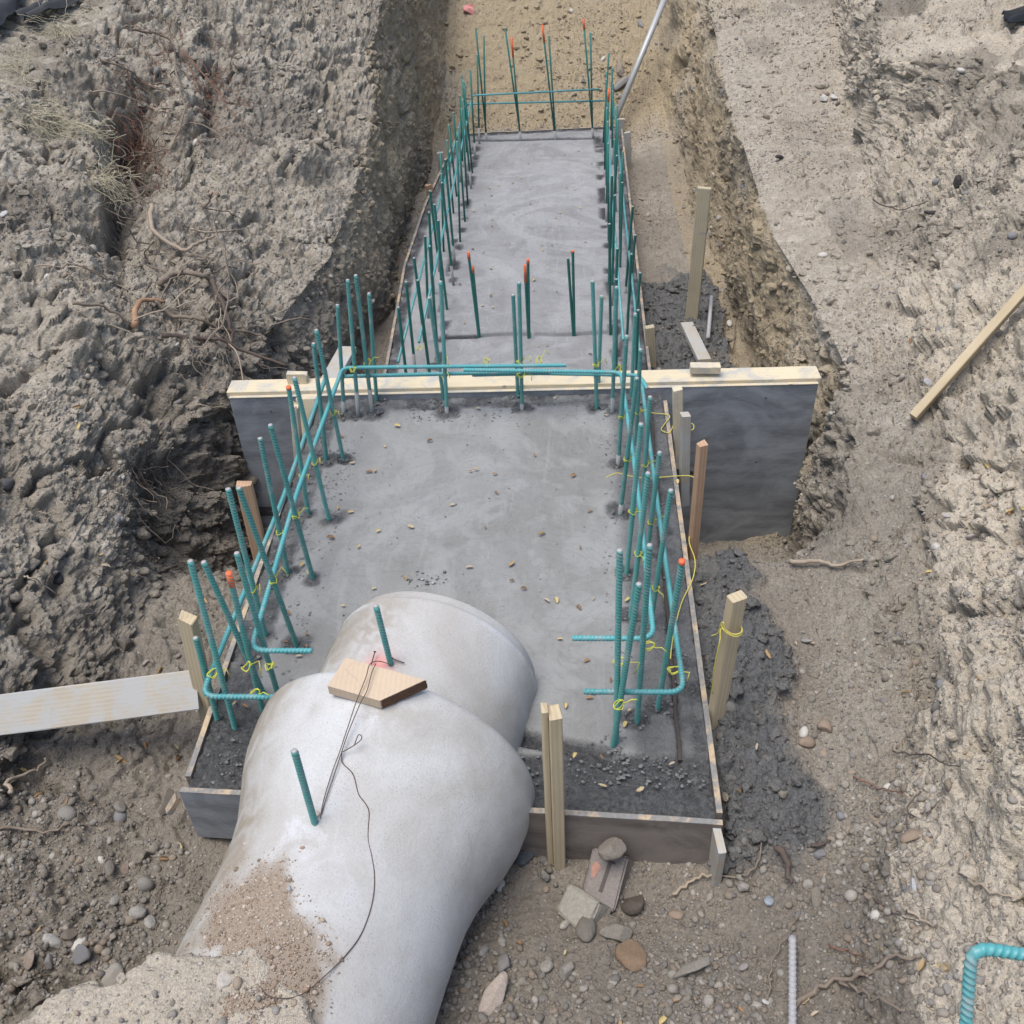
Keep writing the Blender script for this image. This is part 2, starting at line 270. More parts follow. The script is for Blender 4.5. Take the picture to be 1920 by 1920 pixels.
for i, n in enumerate(CN):
    t = (np.arange(n)/n)[None, :, None]; prof.append(CP[i][:, None]*(1-t)+CP[i+1][:, None]*t)
prof.append(CP[-1][:, None]); prof = np.concatenate(prof, 1); NX = prof.shape[1]
k = np.array([1, 2, 3, 4, 3, 2, 1.]); k /= k.sum(); pp = np.pad(prof, ((0, 0), (3, 3), (0, 0)), 'edge'); prof = sum(k[i]*pp[:, i:i+NX] for i in range(7))
G = np.empty((NY, NX, 3)); G[..., 0] = prof[..., 0]; G[..., 1] = ys[:, None]; G[..., 2] = prof[..., 1]
# heap of spoil over the near end of the pipe
X, Yg, Zg = G[..., 0].copy(), G[..., 1].copy(), G[..., 2].copy()
fx = noise(np.stack([X.ravel(), Yg.ravel(), 0*X.ravel()], 1), 3.5, 55).reshape(X.shape)*.06+noise(np.stack([X.ravel(), Yg.ravel(), 0*X.ravel()], 1), 11, 56).reshape(X.shape)*.025
edge = np.interp(X, [-3, -1.3, -.97, -.75, -.6, -.45, -.3], [.86, .96, 1.10, 1.14, 1.06, .85, .5])+fx
hm = sst(edge-Yg, -.06, .05)*sst(-X, .2, .35)*sst(X, -1.8, -1.5)
G[..., 2] = np.where(hm > 0, Zg+(np.maximum(Zg, .30)-Zg)*hm, Zg)
def gnorm(G):
    du = np.gradient(G, axis=1); dv = np.gradient(G, axis=0); n = np.cross(du, dv); return n/np.maximum(np.linalg.norm(n, axis=2, keepdims=True), 1e-9)
Nn = gnorm(G).reshape(-1, 3); P = G.reshape(-1, 3).copy(); x, y, z = P.T
steep = 1-np.clip(np.abs(Nn[:, 2]), 0, 1); steep = sst(steep, .12, .5)
und = sst(x, -1.28, -1.15)*sst(-x, -.55, -.46)*sst(y, 1.66, 1.76)*sst(-y, -10.15, -10)           # under the footings: leave flat
nzw = noise(P*[1, 1, 1], 1.3, 11)
mud = np.maximum(sst(-x, -.93, -.68)*sst(x, .40, .5)*sst(y, 1.45, 1.75)*sst(-y, -3.2, -2.8)*(z < .1), sst(x, .5, .6)*sst(-x, -1.22, -1.1)*sst(y, 4.0, 4.6)*sst(-y, -7.6, -6.6)*(z < -.6))
mud = np.clip(mud+fbm(P, 5., 4, 21)*.75*(mud > .02)-.0, 0, 1); mud = sst(mud, .3, .85)
yel = np.clip(sst(y, 4.6, 6.5)*(x > .9)*(x < 1.45)*steep+.9*sst(y, 4.8, 7)*(x < -1.2)*(x > -1.75)*steep*.8+sst(y, 9.6, 10.6)*(np.abs(x) < 1.9)+.8*sst(y, 4.0, 4.1)*(x > 1.0)*(x < 1.5)*(z < 0), 0, 1)
yel = np.clip(yel*(1+fbm(P, 1.7, 3, 31)*.9), 0, 1)
r3x = np.interp(y, ys, R3[:, 0]); pale = np.clip(1.1*sst(x-r3x, -.12, .12)*sst(-y, -5.5, -3.5)+.55*sst(x-r3x, -.1, .1)*(y > 3.5)+.3*(x > 1.3)*(y > 4)+.35*sst(-x, 1.9, 2.1)*sst(-y, -4.5, -3)+.65*hm.ravel()*(z > .15), 0, 1)*(.8+.6*fbm(P, 1.5, 4, 41)); pale = np.clip(pale, 0, 1)
damp_shade = np.clip(sst(-x, 1.3, 1.5)*sst(-x, -2.2, -1.8)*sst(y, 3.0, 3.5)*sst(-z, -.35, .15)*sst(-y, -6, -4.2)+.75*((z < -.02)&(x < -.9)&(y < 3.2))+.95*((z < .02)&(x > -.5)&(x < .9))*sst(-y, -1.9, -1.5)+.55*sst(-z, .45, .75)*sst(y, 3.1, 3.3)*sst(-y, -10.2, -9.2)*(1-.5*yel), 0, 1)*(1-hm.ravel()); damp_shade = np.maximum(damp_shade, .75*sst(fbm(P, 1.25, 5, 131, .6), -.02, .28)*(((x < -1.3)&((y < 5)|(x < -1.75)))|(x > 1.6))); damp_shade = np.maximum(damp_shade, (.55+.45*sst(fbm(P, 1.6, 3, 133), -.2, .2))*(x > .5)*(x < r3x+.05)*sst(-y, -4.5, -2.8)*(z > -.2)); damp_shade = np.clip(damp_shade*(.9+.7*fbm(P, 1.4, 3, 71)), 0, 1)
bank = np.clip(sst(-x, 1.25, 1.45)*1.+sst(x, 1.0, 1.2), 0, 1)*np.where((x > 1.2)&(z < .4)&(steep < .3), .55, 1); rough = np.where(x < 0, 1.05, .8)*np.maximum(.45+.55*steep, .95*bank); rough = np.where((z < -.5), np.maximum(rough, .7), rough); rough = np.where((y > 9.9)&(np.abs(x) < 1.9), 1.1, rough); rough = np.where((x > .9)&(y > 4.2)&(z < .1)&(x < 1.45), .5, rough); rough = rough*(1-.93*und)*(1-.5*hm.ravel())
amp_lo = .065*np.maximum(np.maximum(steep, .25), .8*bank)*(1-und)*np.where(y < 3.1, .6, 1)*np.where((np.abs(x+.35) < 1.05)&(y < 3.1), .25, 1)
d = amp_lo*fbm(P, 2.4, 3, 1)
bl = 1-np.abs(fbm(P, 5.5, 3, 5))*2.2; d = d+.013*rough*(bl-.5)
P2 = P+.02*np.stack([noise(P, 12, 61), noise(P, 12, 62), noise(P, 12, 63)], 1)
d = d+.013*rough*fbm(P2, 14, 5, 9, .7)*(1+.0*(x < -1.5))
wv = worley(P2, 17, 3); d = d+.030*rough*np.clip(.5-wv, 0, 1)*(_h(*np.floor(P*3).astype(np.int64).T, 5) > .1)
wv2 = worley(P2, 38, 8); d = d+.010*np.maximum(rough, .35)*(1-und)*np.clip(.55-wv2, 0, 1)
d = d+.0045*(1-und)*(.5+.5*rough)*noise(P, 75, 12)+.006*(1-und)*rough*noise(P2, 34, 13)+facets(P2, 44, 16)*.33*rough*(1-und)
d = d+mud*(.022+.035*(1-np.abs(fbm(P, 7, 3, 77))*2.4)-.008+.022*(1-np.abs(fbm(P2, 20, 4, 78))*2.2)+.008*noise(P2, 50, 79))*(1-und)
ck = fbm(P, 1.9, 4, 120, .55); d = d-.07*np.exp(-(ck/.045)**2)*np.where(x < 0, 1, .7)*bank*sst(noise(P, .9, 121), -.6, .0); d = d+bank*np.where(x < 0, .07, .06)*fbm(P*[1, .8, 1], 1.7, 3, 122)+bank*(x > 0)*.035*(1-np.abs(fbm(P, 3.4, 3, 124))*2.6)*np.where((x > 1.2)&(z < .3)&(y > 4), .3, 1)
st = fbm(P*[1, 1, .16], 11, 4, 33); wall = steep*((np.abs(np.abs(x+.03)-1.3) < .28))*(z < .1)*(y > 4.2); d = d+wall*.022*st
bk = np.maximum(bank, .25*(1-und))*(1-.5*mud)*np.where((np.abs(x+.03) < 1.55)&(y > 4.3)&(z < .3), .45, 1); d = d+facets(P+.03*np.stack([noise(P, 7, 63), noise(P, 7, 64), noise(P, 7, 65)], 1), 5.5, 5)*.34*bk*np.clip(.55+1.2*fbm(P, 1.1, 2, 66), 0, 1)+facets(P2, 17, 6)*.38*bk
gl = fbm(P*[1, .25, 1], 4, 4, 35); d = d+.03*gl*(x < -1.6)*(z > .1)
hz = fbm(P*[.6, 1, 1.], 3.2, 3, 36); d = d+.025*hz*(x > 1.1)*(z > .1)*steep
for cx, cy, cz, cr, ca in [(-2.45, 6.0, .6, .3, .22), (-2.7, 6.3, .75, .22, .16), (-2.35, 5.0, .4, .25, .14), (-2.1, 3.9, .25, .14, .1), (1.5, 2.2, .3, .12, .07), (1.35, 1.6, .4, .08, .06), (1.9, 3.0, .5, .15, .08), (-1.75, 3.35, -.25, .16, .14), (-2.0, 2.3, .35, .06, .06), (-2.2, 4.6, .62, .2, .1), (-1.65, 4.6, .1, .14, .06), (2.05, 5.9, .5, .06, .06), (1.0, 1.45, .35, .04, .05), (1.42, 3.42, .0, .1, .1), (-1.5, 5.6, .2, .15, .06)]:
    r2 = ((P-np.array([cx, cy, cz]))**2).sum(1)/cr**2; d = d-ca*np.exp(-r2)*(1+.5*noise(P, 18, 91))
cc = (P-CAM)@MW; ud = 960+F*cc[:, 0]/np.maximum(cc[:, 2], .1); vd = 960+F*cc[:, 1]/np.maximum(cc[:, 2], .1)
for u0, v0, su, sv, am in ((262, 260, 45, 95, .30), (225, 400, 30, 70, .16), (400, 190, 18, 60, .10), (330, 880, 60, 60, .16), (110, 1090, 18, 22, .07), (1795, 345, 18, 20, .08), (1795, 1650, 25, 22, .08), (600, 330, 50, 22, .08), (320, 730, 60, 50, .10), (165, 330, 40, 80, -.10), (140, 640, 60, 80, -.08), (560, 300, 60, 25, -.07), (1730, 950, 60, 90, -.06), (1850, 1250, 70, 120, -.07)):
    g = np.exp(-((ud-u0)/su)**2-((vd-v0)/sv)**2)*(np.abs(x+.1) > 1.1)*bank; d = d-am*g*(1+.35*noise(P, 9, 92)+.2*noise(P, 22, 93)); damp_shade = np.maximum(damp_shade, np.clip(g*1.2*(am > .09), 0, .9))  # deeper hollows also get their shade painted in with the damp soil tone
zone_d = damp_shade; P = P+Nn*d[:, None]
G = P.reshape(NY, NX, 3); Nf = gnorm(G).reshape(-1, 3)
idx = np.arange(NY*NX).reshape(NY, NX)
Q = np.stack([idx[:-1, :-1], idx[:-1, 1:], idx[1:, 1:], idx[1:, :-1]], -1).reshape(-1, 4)
me = mesh_np('ground', P, Q); zone = np.stack([yel, mud, pale, damp_shade], 1); attr(me, 'zone', zone)
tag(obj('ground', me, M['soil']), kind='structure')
# visible-surface map, used to lay things on the soil
c3 = (P-CAM)@MW; UU = 960+F*c3[:, 0]/c3[:, 2]; VV = 960+F*c3[:, 1]/c3[:, 2]; infr = (c3[:, 2] > .2)&(UU > -250)&(UU < 2170)&(VV > -250)&(VV < 2170)
BS = 6; NB = 2420//BS+1; ii = np.where(infr)[0]; bu = ((UU[ii]+250)//BS).astype(int); bv = ((VV[ii]+250)//BS).astype(int)
o_ = np.argsort(-c3[ii, 2], kind='stable'); zbuf = np.full((NB, NB), -1); zbuf[bv[o_], bu[o_]] = ii[o_]
def gi(u, v):
    a, b = int((v+250)//BS), int((u+250)//BS)
    for r in range(0, 8):
        w = zbuf[max(a-r, 0):a+r+1, max(b-r, 0):b+r+1]; w = w[w >= 0]
        if len(w): return w[np.argmin(c3[w, 2])]
    return 0
def gp(u, v, lift=0.):
    i = gi(u, v); d = ray(u, v); return CAM+d*(c3[i, 2]/F)+Nf[i]*lift
zv = np.full(len(P), False)
dm = np.full((NB, NB), 1e9); m_ = zbuf >= 0; dm[m_] = c3[zbuf[m_], 2]
dmm = dm.copy()
for a in (-1, 0, 1):
    for b in (-1, 0, 1): dmm = np.minimum(dmm, np.roll(np.roll(dm, a, 0), b, 1)) if (a or b) else dmm
zv[ii] = c3[ii, 2] < np.minimum(dmm[bv, bu], 1e8)*1.0+.35
# ------------------------------------------------------------------ wood
def orient(o, p, zdir, xdir):
    zdir = Vector(zdir).normalized(); xdir = Vector(xdir); xdir = (xdir-zdir*xdir.dot(zdir)).normalized(); yd = zdir.cross(xdir)
    m = Matrix((xdir, yd, zdir)).transposed().to_4x4(); m.translation = Vector(p); o.matrix_world = m; return o
def lumber_mesh(w, t, L, bev=.003, seed=0, rag=0.):
    """board along local z from 0 to L, section w x t, eased edges, slightly uneven ends"""
    r = random.Random(seed); mb = MB(); pts = []
    hw, ht = w/2, t/2
    for sx, sy in ((1, 1), (-1, 1), (-1, -1), (1, -1)):
        c = [(hw*sx, (ht-bev)*sy), ((hw-bev)*sx, ht*sy)]
        if sx*sy < 0: c.reverse()
        pts += c
    nz = max(2, int(L/.12)); V = []
    for k in range(nz+1):
        for i, (a, b) in enumerate(pts):
            zz = L*k/nz+(r.uniform(-rag, rag*.4) if k == nz else 0); V.append((a+r.uniform(-.0006, .0006), b+r.uniform(-.0006, .0006), zz))
    n = 8; Fs = [(k*n+i, k*n+(i+1) % n, (k+1)*n+(i+1) % n, (k+1)*n+i) for k in range(nz) for i in range(n)]+[tuple(range(n))[::-1], tuple(nz*n+i for i in range(n))]
    return mb.add(V, Fs)
def lumber(name, p0, p1, xdir, w, t, mat, label, cat, group=None, rag=.0):
    p0, p1 = Vector(p0), Vector(p1); o = lumber_mesh(w, t, (p1-p0).length, seed=random.randint(0, 999), rag=rag).build(name, mat); orient(o, p0, p1-p0, xdir); return tag(o, label, cat, group)
# ------------------------------------------------------------------ footings
def slab(name, x0f, x1f, y0f, y1f, z0, mat, smooth_amp, edgew, groove, label, ds=.009):
    nx, ny = int(1.75/ds), int((y1f(0)-y0f(0))/ds); u, v = np.meshgrid(np.linspace(0, 1, nx+1), np.linspace(0, 1, ny+1))
    ya = y0f(0)+(y1f(0)-y0f(0))*v; xx = x0f(ya)+(x1f(ya)-x0f(ya))*u; yy = y0f(xx)+(y1f(xx)-y0f(xx))*v
    p = np.stack([xx.ravel(), yy.ravel(), np.full(xx.size, z0)], 1); xe = np.minimum(xx-x0f(yy), x1f(yy)-xx).ravel(); ye0 = (yy-y0f(xx)).ravel(); ye1 = (y1f(xx)-yy).ravel()
    rg = np.maximum.reduce([1-sst(xe, edgew[0]*.75, edgew[0]*1.1), 1-sst(ye0, edgew[1]*.7, edgew[1]*1.15), 1-sst(ye1, edgew[2]*.7, edgew[2]*1.2)])
    rg = np.clip(rg*(.9+.8*fbm(p, 7, 4, 3)), 0, 1); mudc = 1-np.abs(fbm(p, 20, 4, 7, .6))*2
    h = smooth_amp*fbm(p, 7, 4, 2)+rg*(.014*mudc-.010+.010*fbm(p, 38, 3, 4, .7)+.010*fbm(p, 6, 2, 14))+.0006*noise(p, 90, 8)
    dk = np.clip(rg*(.75+.7*fbm(p, 18, 4, 71)), 0, 1); h, dk = groove(p, h, dk, rg)
    p[:, 2] += h; V = p.reshape(ny+1, nx+1, 3); ring = np.concatenate([np.arange(nx+1), (np.arange(1, ny+1))*(nx+1)+nx, ny*(nx+1)+np.arange(nx-1, -1, -1), np.arange(ny-1, 0, -1)*(nx+1)])
    low = p[ring].copy(); low[:, 2] = z0-.27; ids = np.arange((ny+1)*(nx+1)).reshape(ny+1, nx+1)
    q = np.stack([ids[:-1, :-1], ids[:-1, 1:], ids[1:, 1:], ids[1:, :-1]], -1).reshape(-1, 4); nb = len(p)+np.arange(len(ring))
    s = np.stack([np.roll(ring, -1), ring, nb, np.roll(nb, -1)], -1); me = mesh_np(name, np.concatenate([p, low]), np.concatenate([q, s]))
    dk = np.clip(np.concatenate([dk, np.ones(len(ring))]), 0, 1); attr(me, 'zone', np.stack([dk, dk*0, dk*0], 1)); return tag(obj(name, me, mat), label, 'footing')
FX0 = lambda y: np.interp(y, [1.7, 4.1], [-1.185, -1.19]); FX1 = lambda y: np.interp(y, [1.7, 4.1], [.462, .486])
FY0 = lambda x: 1.80-.055*(np.asarray(x)+1.19)+0*np.asarray(x); FY1 = lambda x: 4.036+.028*(np.asarray(x)+1.19)
near_bars = dict(inner_left=[], outer_left=[])
HOLES = [Zp(b[0], b[1]) for b in [(698, 773), (672, 778), (706, 747), (645, 772), (643, 858), (612, 861), (617, 975), (578, 962), (586, 1082), (540, 1074), (556, 1209), (498, 1191), (831, 741), (838, 772), (971, 738), (979, 766), (1119, 763), (1122, 728), (1148, 772), (1159, 869), (1163, 962), (1205, 931), (1175, 1074), (1213, 1040), (1183, 1154), (1195, 1351), (1234, 1325), (1155, 1391)]]
def groove_near(p, h, dk, rg):
    xg = np.interp(p[:, 1], [1.9, 4.0], [.372, .425]); w = np.abs(p[:, 0]-xg-.004*noise(p, 6, 5)); g = (1-sst(w, .007, .016))*sst(p[:, 1], 1.90, 1.93)
    h = h-.018*g; dk = np.maximum(dk, g)
    xl = -1.13+.0*p[:, 1]; w = np.abs(p[:, 0]-xl-.01*noise(p, 4, 6)); g = (1-sst(w, .006, .02))*sst(p[:, 1], 2.2, 2.3); h = h-.006*g
    for ih, H in enumerate(HOLES):
        r = (np.hypot(p[:, 0]-H[0], p[:, 1]-H[1])+.020*noise(p, 22, 9)+.02*noise(p, 9, 10))*(.8+.9*((ih*37) % 10)/10); g = 1-sst(r, .025, .07); h = h+.016*g*noise(p, 50, 3)-.006*(1-sst(r, .008, .022)); dk = np.maximum(dk, g*.9)
    # ledge and trench where the pour stepped down right of the pipe
    yl = np.interp(p[:, 0], [-.2, .1, .2], [2.03, 1.95, 1.93]); w = np.abs(p[:, 1]-yl-.01*noise(p, 9, 2)); g = (1-sst(w, .015, .045))*sst(-p[:, 0], -.2, -.12)*(p[:, 0] > -.3); h = h-.035*g; dk = np.maximum(dk, g)
    low = sst(1.95-p[:, 1], .0, .02)*(p[:, 0] > -.3); h = h-.012*low; dk = np.maximum(dk, low*.9)
    lf = sst(-p[:, 0], .78, .9)*sst(-p[:, 1], -2.22, -2.08); h = h+lf*(.016*fbm(p, 16, 4, 13)-.01); dk = np.maximum(dk, lf)
    rt = sst(p[:, 0], .2, .27)*.6; dk = np.maximum(dk, rt*(.8+.4*fbm(p, 8, 3, 23))); return h, dk
slab('concrete_footing', FX0, FX1, FY0, FY1, -.004, M['slab'], .0035, (.12, .18, .10), groove_near, 'nearer trowelled grey concrete footing with the pipe end resting in it')
KX0 = lambda y: np.interp(y, [4.2, 5.4, 6.9, 8.1, 9.8], [-1.10, -1.115, -1.18, -1.15, -1.02]); KX1 = lambda y: np.interp(y, [4.2, 9.9], [.53, .585])
KY0 = lambda x: 4.2+0*np.asarray(x); KY1 = lambda x: 9.85+.08*(np.asarray(x)+1)
def groove_far(p, h, dk, rg):
    for x0, x1, yy in ((-.80, -.56, 5.83), (-.55, -.2, 5.84), (-.18, .3, 5.85)):
        w = np.abs(p[:, 1]-yy-.03*noise(p, 3, 5)); g = (1-sst(w, .012, .035))*(p[:, 0] > x0)*(p[:, 0] < x1); h = h-.012*g*(1 if x0 < -.7 else .4); dk = np.maximum(dk, g*(1 if x0 < -.7 else .35))
    w = np.abs(p[:, 1]-9.68-.02*noise(p, 5, 2)); g = (1-sst(w, .01, .04))*(p[:, 0] > -.85); h = h-.02*g; dk = np.maximum(dk, g)
    c = np.where(p[:, 0] > 0, .36, -.82); r = np.abs(p[:, 0]-c); g = (1-sst(r, .01, .07))*sst(fbm(p, 9, 3, 6), -.1, .3); h = h+g*.008*noise(p, 50, 4); dk = np.maximum(dk, g); return h, dk
slab('concrete_footing', KX0, KX1, KY0, KY1, -.654, M['farslab'], .003, (.07, .05, .05), groove_far, 'farther and lower smooth concrete footing running to the end of trench', .016)
# keyway strip in the near footing
mb = MB(); n = 30; V = []
for i in range(n+1):
    yy = 1.93+(4.0-1.93)*i/n; xc = np.interp(yy, [1.9, 4.0], [.372, .425])+.003*math.sin(i*1.7); V += [(xc-.006, yy, -.03), (xc+.006, yy, -.03), (xc+.006, yy, -.010), (xc-.006, yy, -.010)]
mb.add(V, [(4*i+a, 4*i+(a+1) % 4, 4*i+4+(a+1) % 4, 4*i+4+a) for i in range(n) for a in range(4)]+[(3, 2, 1, 0), (4*n, 4*n+1, 4*n+2, 4*n+3)])
tag(mb.build('keyway_strip', M['strip']), 'thin dark wet wooden strip set in the groove along the right of near footing', 'strip')
# form boards: thin plywood on edge, top edge pale
def form(pts, off, zt, zb, face, label, name='form_board', th=.018):
    """pts: run of (x,y) along the concrete; off: outward unit sign applied to the left normal"""
    root = bpy.data.objects.new(name, None); COL.objects.link(root); root.location = (pts[0][0], pts[0][1], zb); tag(root, label, 'form board')
    a = np.array(pts, float); tdir = np.gradient(a, axis=0); tdir /= np.linalg.norm(tdir, axis=1, keepdims=True); nn = np.stack([-tdir[:, 1], tdir[:, 0]], 1)*off
    i0, i1 = a+nn*.001, a+nn*(.001+th); q = np.array([pts[0][0], pts[0][1]]); n = len(pts)
    for nm, za, zc, mt in (('panel', 0, zt-zb-.004, face), ('top_edge', zt-zb-.004, zt-zb, M['plyedge'])):
        mb = MB(); V = []
        for k in range(n):
            wob = random.uniform(-.004, .003) if nm == 'top_edge' else 0
            V += [(*(i0[k]-q), za), (*(i1[k]-q), za), (*(i1[k]-q), zc+wob), (*(i0[k]-q), zc+wob)]
        mb.add(V, [(4*k+s, 4*k+(s+1) % 4, 4*k+4+(s+1) % 4, 4*k+4+s) for k in range(n-1) for s in range(4)]+[(3, 2, 1, 0), tuple(4*(n-1)+s for s in range(4))]); mb.build(nm, mt, root)
    return root
def run(f, y0, y1, n): return [(float(f(np.float64(t))), float(t)) for t in np.linspace(y0, y1, n)]
form(run(FX1, 1.73, 4.0, 14), -1, .004, -.24, M['plyb'], 'long thin plywood form board along the right side of near footing')
form(run(FX0, 1.84, 4.0, 14), 1, .004, -.30, M['plyb'], 'long thin plywood form board along the left side of near footing')
fl = lambda xs: [(x_, float(FY0(x_))) for x_ in xs]
form(fl(np.linspace(-.34, .478, 6)), -1, .004, -.27, M['plyb'], 'brown plywood form board across the front of footing right of pipe')
form(fl(np.linspace(-1.205, -.86, 4)), -1, .004, -.25, M['ply'], 'short dark plywood form board across front of footing left of pipe')
form(run(KX1, 4.25, 9.9, 24), -1, -.645, -.92, M['plyb'], 'long form board along the right side of far footing')
form(run(KX0, 4.25, 9.8, 24), 1, -.645, -.92, M['plyb'], 'bowed form board along the left side of far footing')
form([(x_, float(KY1(x_))) for x_ in np.linspace(-.97, .58, 6)], 1, -.645, -.9, M['plyb'], 'form board closing the far end of far footing')
# bulkhead between the two footings
bh = bpy.data.objects.new('bulkhead_form', None); COL.objects.link(bh); bh.location = (-.2, 4.09, 0); tag(bh, 'dark oiled plywood bulkhead with cream board on top standing across the trench', 'bulkhead')
ang = math.atan2(.082, 2.9)
pm = MB(); hw = 1.452
def bx(mb, x0, x1, y0, y1, z0, z1): mb.add([(x0, y0, z0), (x1, y0, z0), (x1, y1, z0), (x0, y1, z0), (x0, y0, z1), (x1, y0, z1), (x1, y1, z1), (x0, y1, z1)], [(3, 2, 1, 0), (4, 5, 6, 7), (0, 1, 5, 4), (1, 2, 6, 5), (2, 3, 7, 6), (3, 0, 4, 7)]); return mb
o = bx(pm, -hw+.01, hw-.008, -.009, .009, -1.2, .012).build('plywood_sheet', M['ply'], bh)
mb = MB(); bx(mb, -hw+.01, hw-.008, -.011, .009, .0125, .016); o = mb.build('plywood_top_edge', M['creamedge'], bh)
o = lumber_mesh(.115, .038, 2*hw+.01, .003, 4).build('top_board', M['woody'], bh); orient(o, (-hw-.003, .068, .016), (1, 0, 0), (0, 1, 0))
for nx_, nz_ in ((1.2, -.06), (.75, -.07), (-1.25, -.07), (1.2, -.45), (.75, -.6)):
    mb = MB(); mb.add([(nx_+.005*math.cos(a), -.0105, nz_+.005*math.sin(a)) for a in np.linspace(0, 6.28, 9)[:-1]]+[(nx_, -.012, nz_)], [(i, (i+1) % 8, 8) for i in range(8)]); mb.build('nail_head', M['wire'], bh)
bh.rotation_euler.z = ang
# ------------------------------------------------------------------ stakes and lumber
def stake(b, t, zb, w, th, mat, label, xdir=(1, .1, 0), rag=.01, bury=.12, cat='stake', group='wooden stakes holding the forms', name='wooden_stake'):
    B, T = up(b, t, zb); B, T = Vector(B), Vector(T); return lumber(name, B-(T-B).normalized()*bury, T, xdir, w, th, mat, label, cat, group, rag)
stake((490, 1045), (457, 905), -.12, .062, .036, M['woodr'], 'pinkish stake with rounded top beside the left edge of near footing')
stake((392, 1345), (350, 1155), -.08, .055, .036, M['wood'], 'splintered stake with mushroomed top where the grey plank meets near footing', (1, -.3, 0), .02)
stake((1341, 1350), (1382, 1118), -.06, .052, .036, M['wood'], 'square topped stake wrapped with yellow twine right of near footing', (1, .5, 0), .003)
stake((1299, 1030), (1317, 830), -.06, .036, .030, M['woodr'], 'slender reddish stake standing against the dark plywood bulkhead', (1, .4, 0))
stake((1283, 905), (1285, 775), -.08, .040, .036, M['woodg'], 'cement splashed stake top tied with twine near the bulkhead', (1, .2, 0))
stake((1272, 835), (1270, 728), -.05, .042, .036, M['woody'], 'stake top wedged into right corner of near footing and bulkhead', (1, .1, 0))
stake((560, 850), (552, 757), -.10, .036, .05, M['woody'], 'worn stake stub in front of the left bulkhead', (1, 0, 0), .02)
lumber('wooden_stake', (-1.365, 4.03, -.6), (-1.365, 4.03, .045), (1, .03, 0), .10, .036, M['woody'], 'wide upright cleat nailed over left end of bulkhead', 'stake', 'wooden stakes holding the forms') if False else lumber('wooden_stake', Vector(Zp(575, 800, -.05))+Vector((0, 0, -.5)), Vector(Zp(575, 745, .035)), (1, .03, 0), .10, .05, M['woody'], 'wide upright cleat nailed over left end of bulkhead', 'stake', 'wooden stakes holding the forms')
lumber('wooden_stake', Vector(Zp(556, 700, .09))+Vector((0, 0, -.9)), Vector(Zp(556, 698, .09)), (1, .03, 0), .10, .045, M['woody'], 'battered stake stub poking up behind left end of bulkhead', 'stake', 'wooden stakes holding the forms', .012)
lumber('lumber_block', Zp(1294, 690, .075), Zp(1350, 690, .075), (0, 1, 0), .05, .038, M['woody'], 'small offcut block lying on the bulkhead board at right', 'block')
# front stake: two pieces nailed together
fs = bpy.data.objects.new('wooden_stake', None); COL.objects.link(fs); B, T = up((1043, 1615), (1034, 1335), -.24); B, T = Vector(B), Vector(T); fs.location = B; tag(fs, 'tall notched pale stake in front of footing right of the pipe', 'stake', 'wooden stakes holding the forms')
for nm, dx, L, w in (('main_post', .010, (T-B).length+.1, .036), ('side_batten', -.018, (T-B).length+.115, .018)):
    o = lumber_mesh(w, .05 if dx > 0 else .036, L, seed=9, rag=.006).build(nm, M['wood'], fs); orient(o, (dx, 0.0 if dx > 0 else .004, -.1), (T-B), (1, .15, 0))
lumber('wooden_stake', Vector(Zp(1349, 1580, -.06))+Vector((0, 0, -.28)), Vector(Zp(1349, 1575, -.02)), (1, .1, 0), .024, .085, M['woodg'], 'short grey cleat at the front right corner of the forms', 'stake', 'wooden stakes holding the forms')
stake((487-158, 1500), (335, 1490), -.12, .02, .03, M['plyedge'], 'splintered offcut beside front left corner of the forms', (1, .5, 0), .01, .05)
B, T = up((1296, 602), (1321, 352), -.85); lumber('lumber_post', Vector(B)-Vector((0, 0, .15)), T, (1, -.25, 0), .088, .038, M['woodw'], 'tall weathered upright timber post standing in the lower trench', 'post')
for b, t, lab, mt in (((829, 335), (825, 286), 'farthest small stake left of far footing', M['woodg']), ((812, 392), (804, 346), 'pinkish stake left of far footing, second from the trench end', M['woodr']), ((790, 300+60), (792, 346), 'tiny', None), ((1178, 310), (1176, 248), 'farthest small stake right of far footing', M['woodg']), ((1160, 262), (1166, 222), 'thin stake at the far right corner of far footing', M['woodg']), ((1222, 690), (1218, 612), 'low stake beside right edge of far footing behind bulkhead', M['woodw'])):
    if mt: stake(b, t, -.82, .06, .036, mt, lab)
stake((806, 410), (804, 395), -.80, .08, .036, M['woody'], 'short pale stake left of far footing, third from the trench end') if False else None
lumber('lumber_board', gp(1294, 612, .03), Vector(gp(1316, 690, .05)), (1, 0, 0), .088, .038, M['woodg'], 'mud smeared timber lying in dark mud behind the bulkhead', 'board')
lumber('lumber_board', Vector(Zp(652, 655, -.18)), Vector(Zp(602, 745, -.16)), (1, .4, 0), .10, .038, M['woodg'], 'grey timber brace sloping down behind left end of bulkhead', 'board')
a, b = Vector(Zp(-90, 1352, .06)), Vector(Zp(372, 1292, .06)); lumber('lumber_plank', a, b, (0, .72, .7), .135, .038, M['woodg'], 'long cement stained plank running left from the front stake', 'plank')
a = Vector(gp(1724, 776, .03)); b = gp(1930, 562, .09); b = Vector(b); lumber('lumber_batten', a-(b-a).normalized()*.03, b+(b-a).normalized()*.25, (1, 1, 0), .075, .036, M['wood'], 'long bare timber leaning on right bank with muddy foot', 'board')
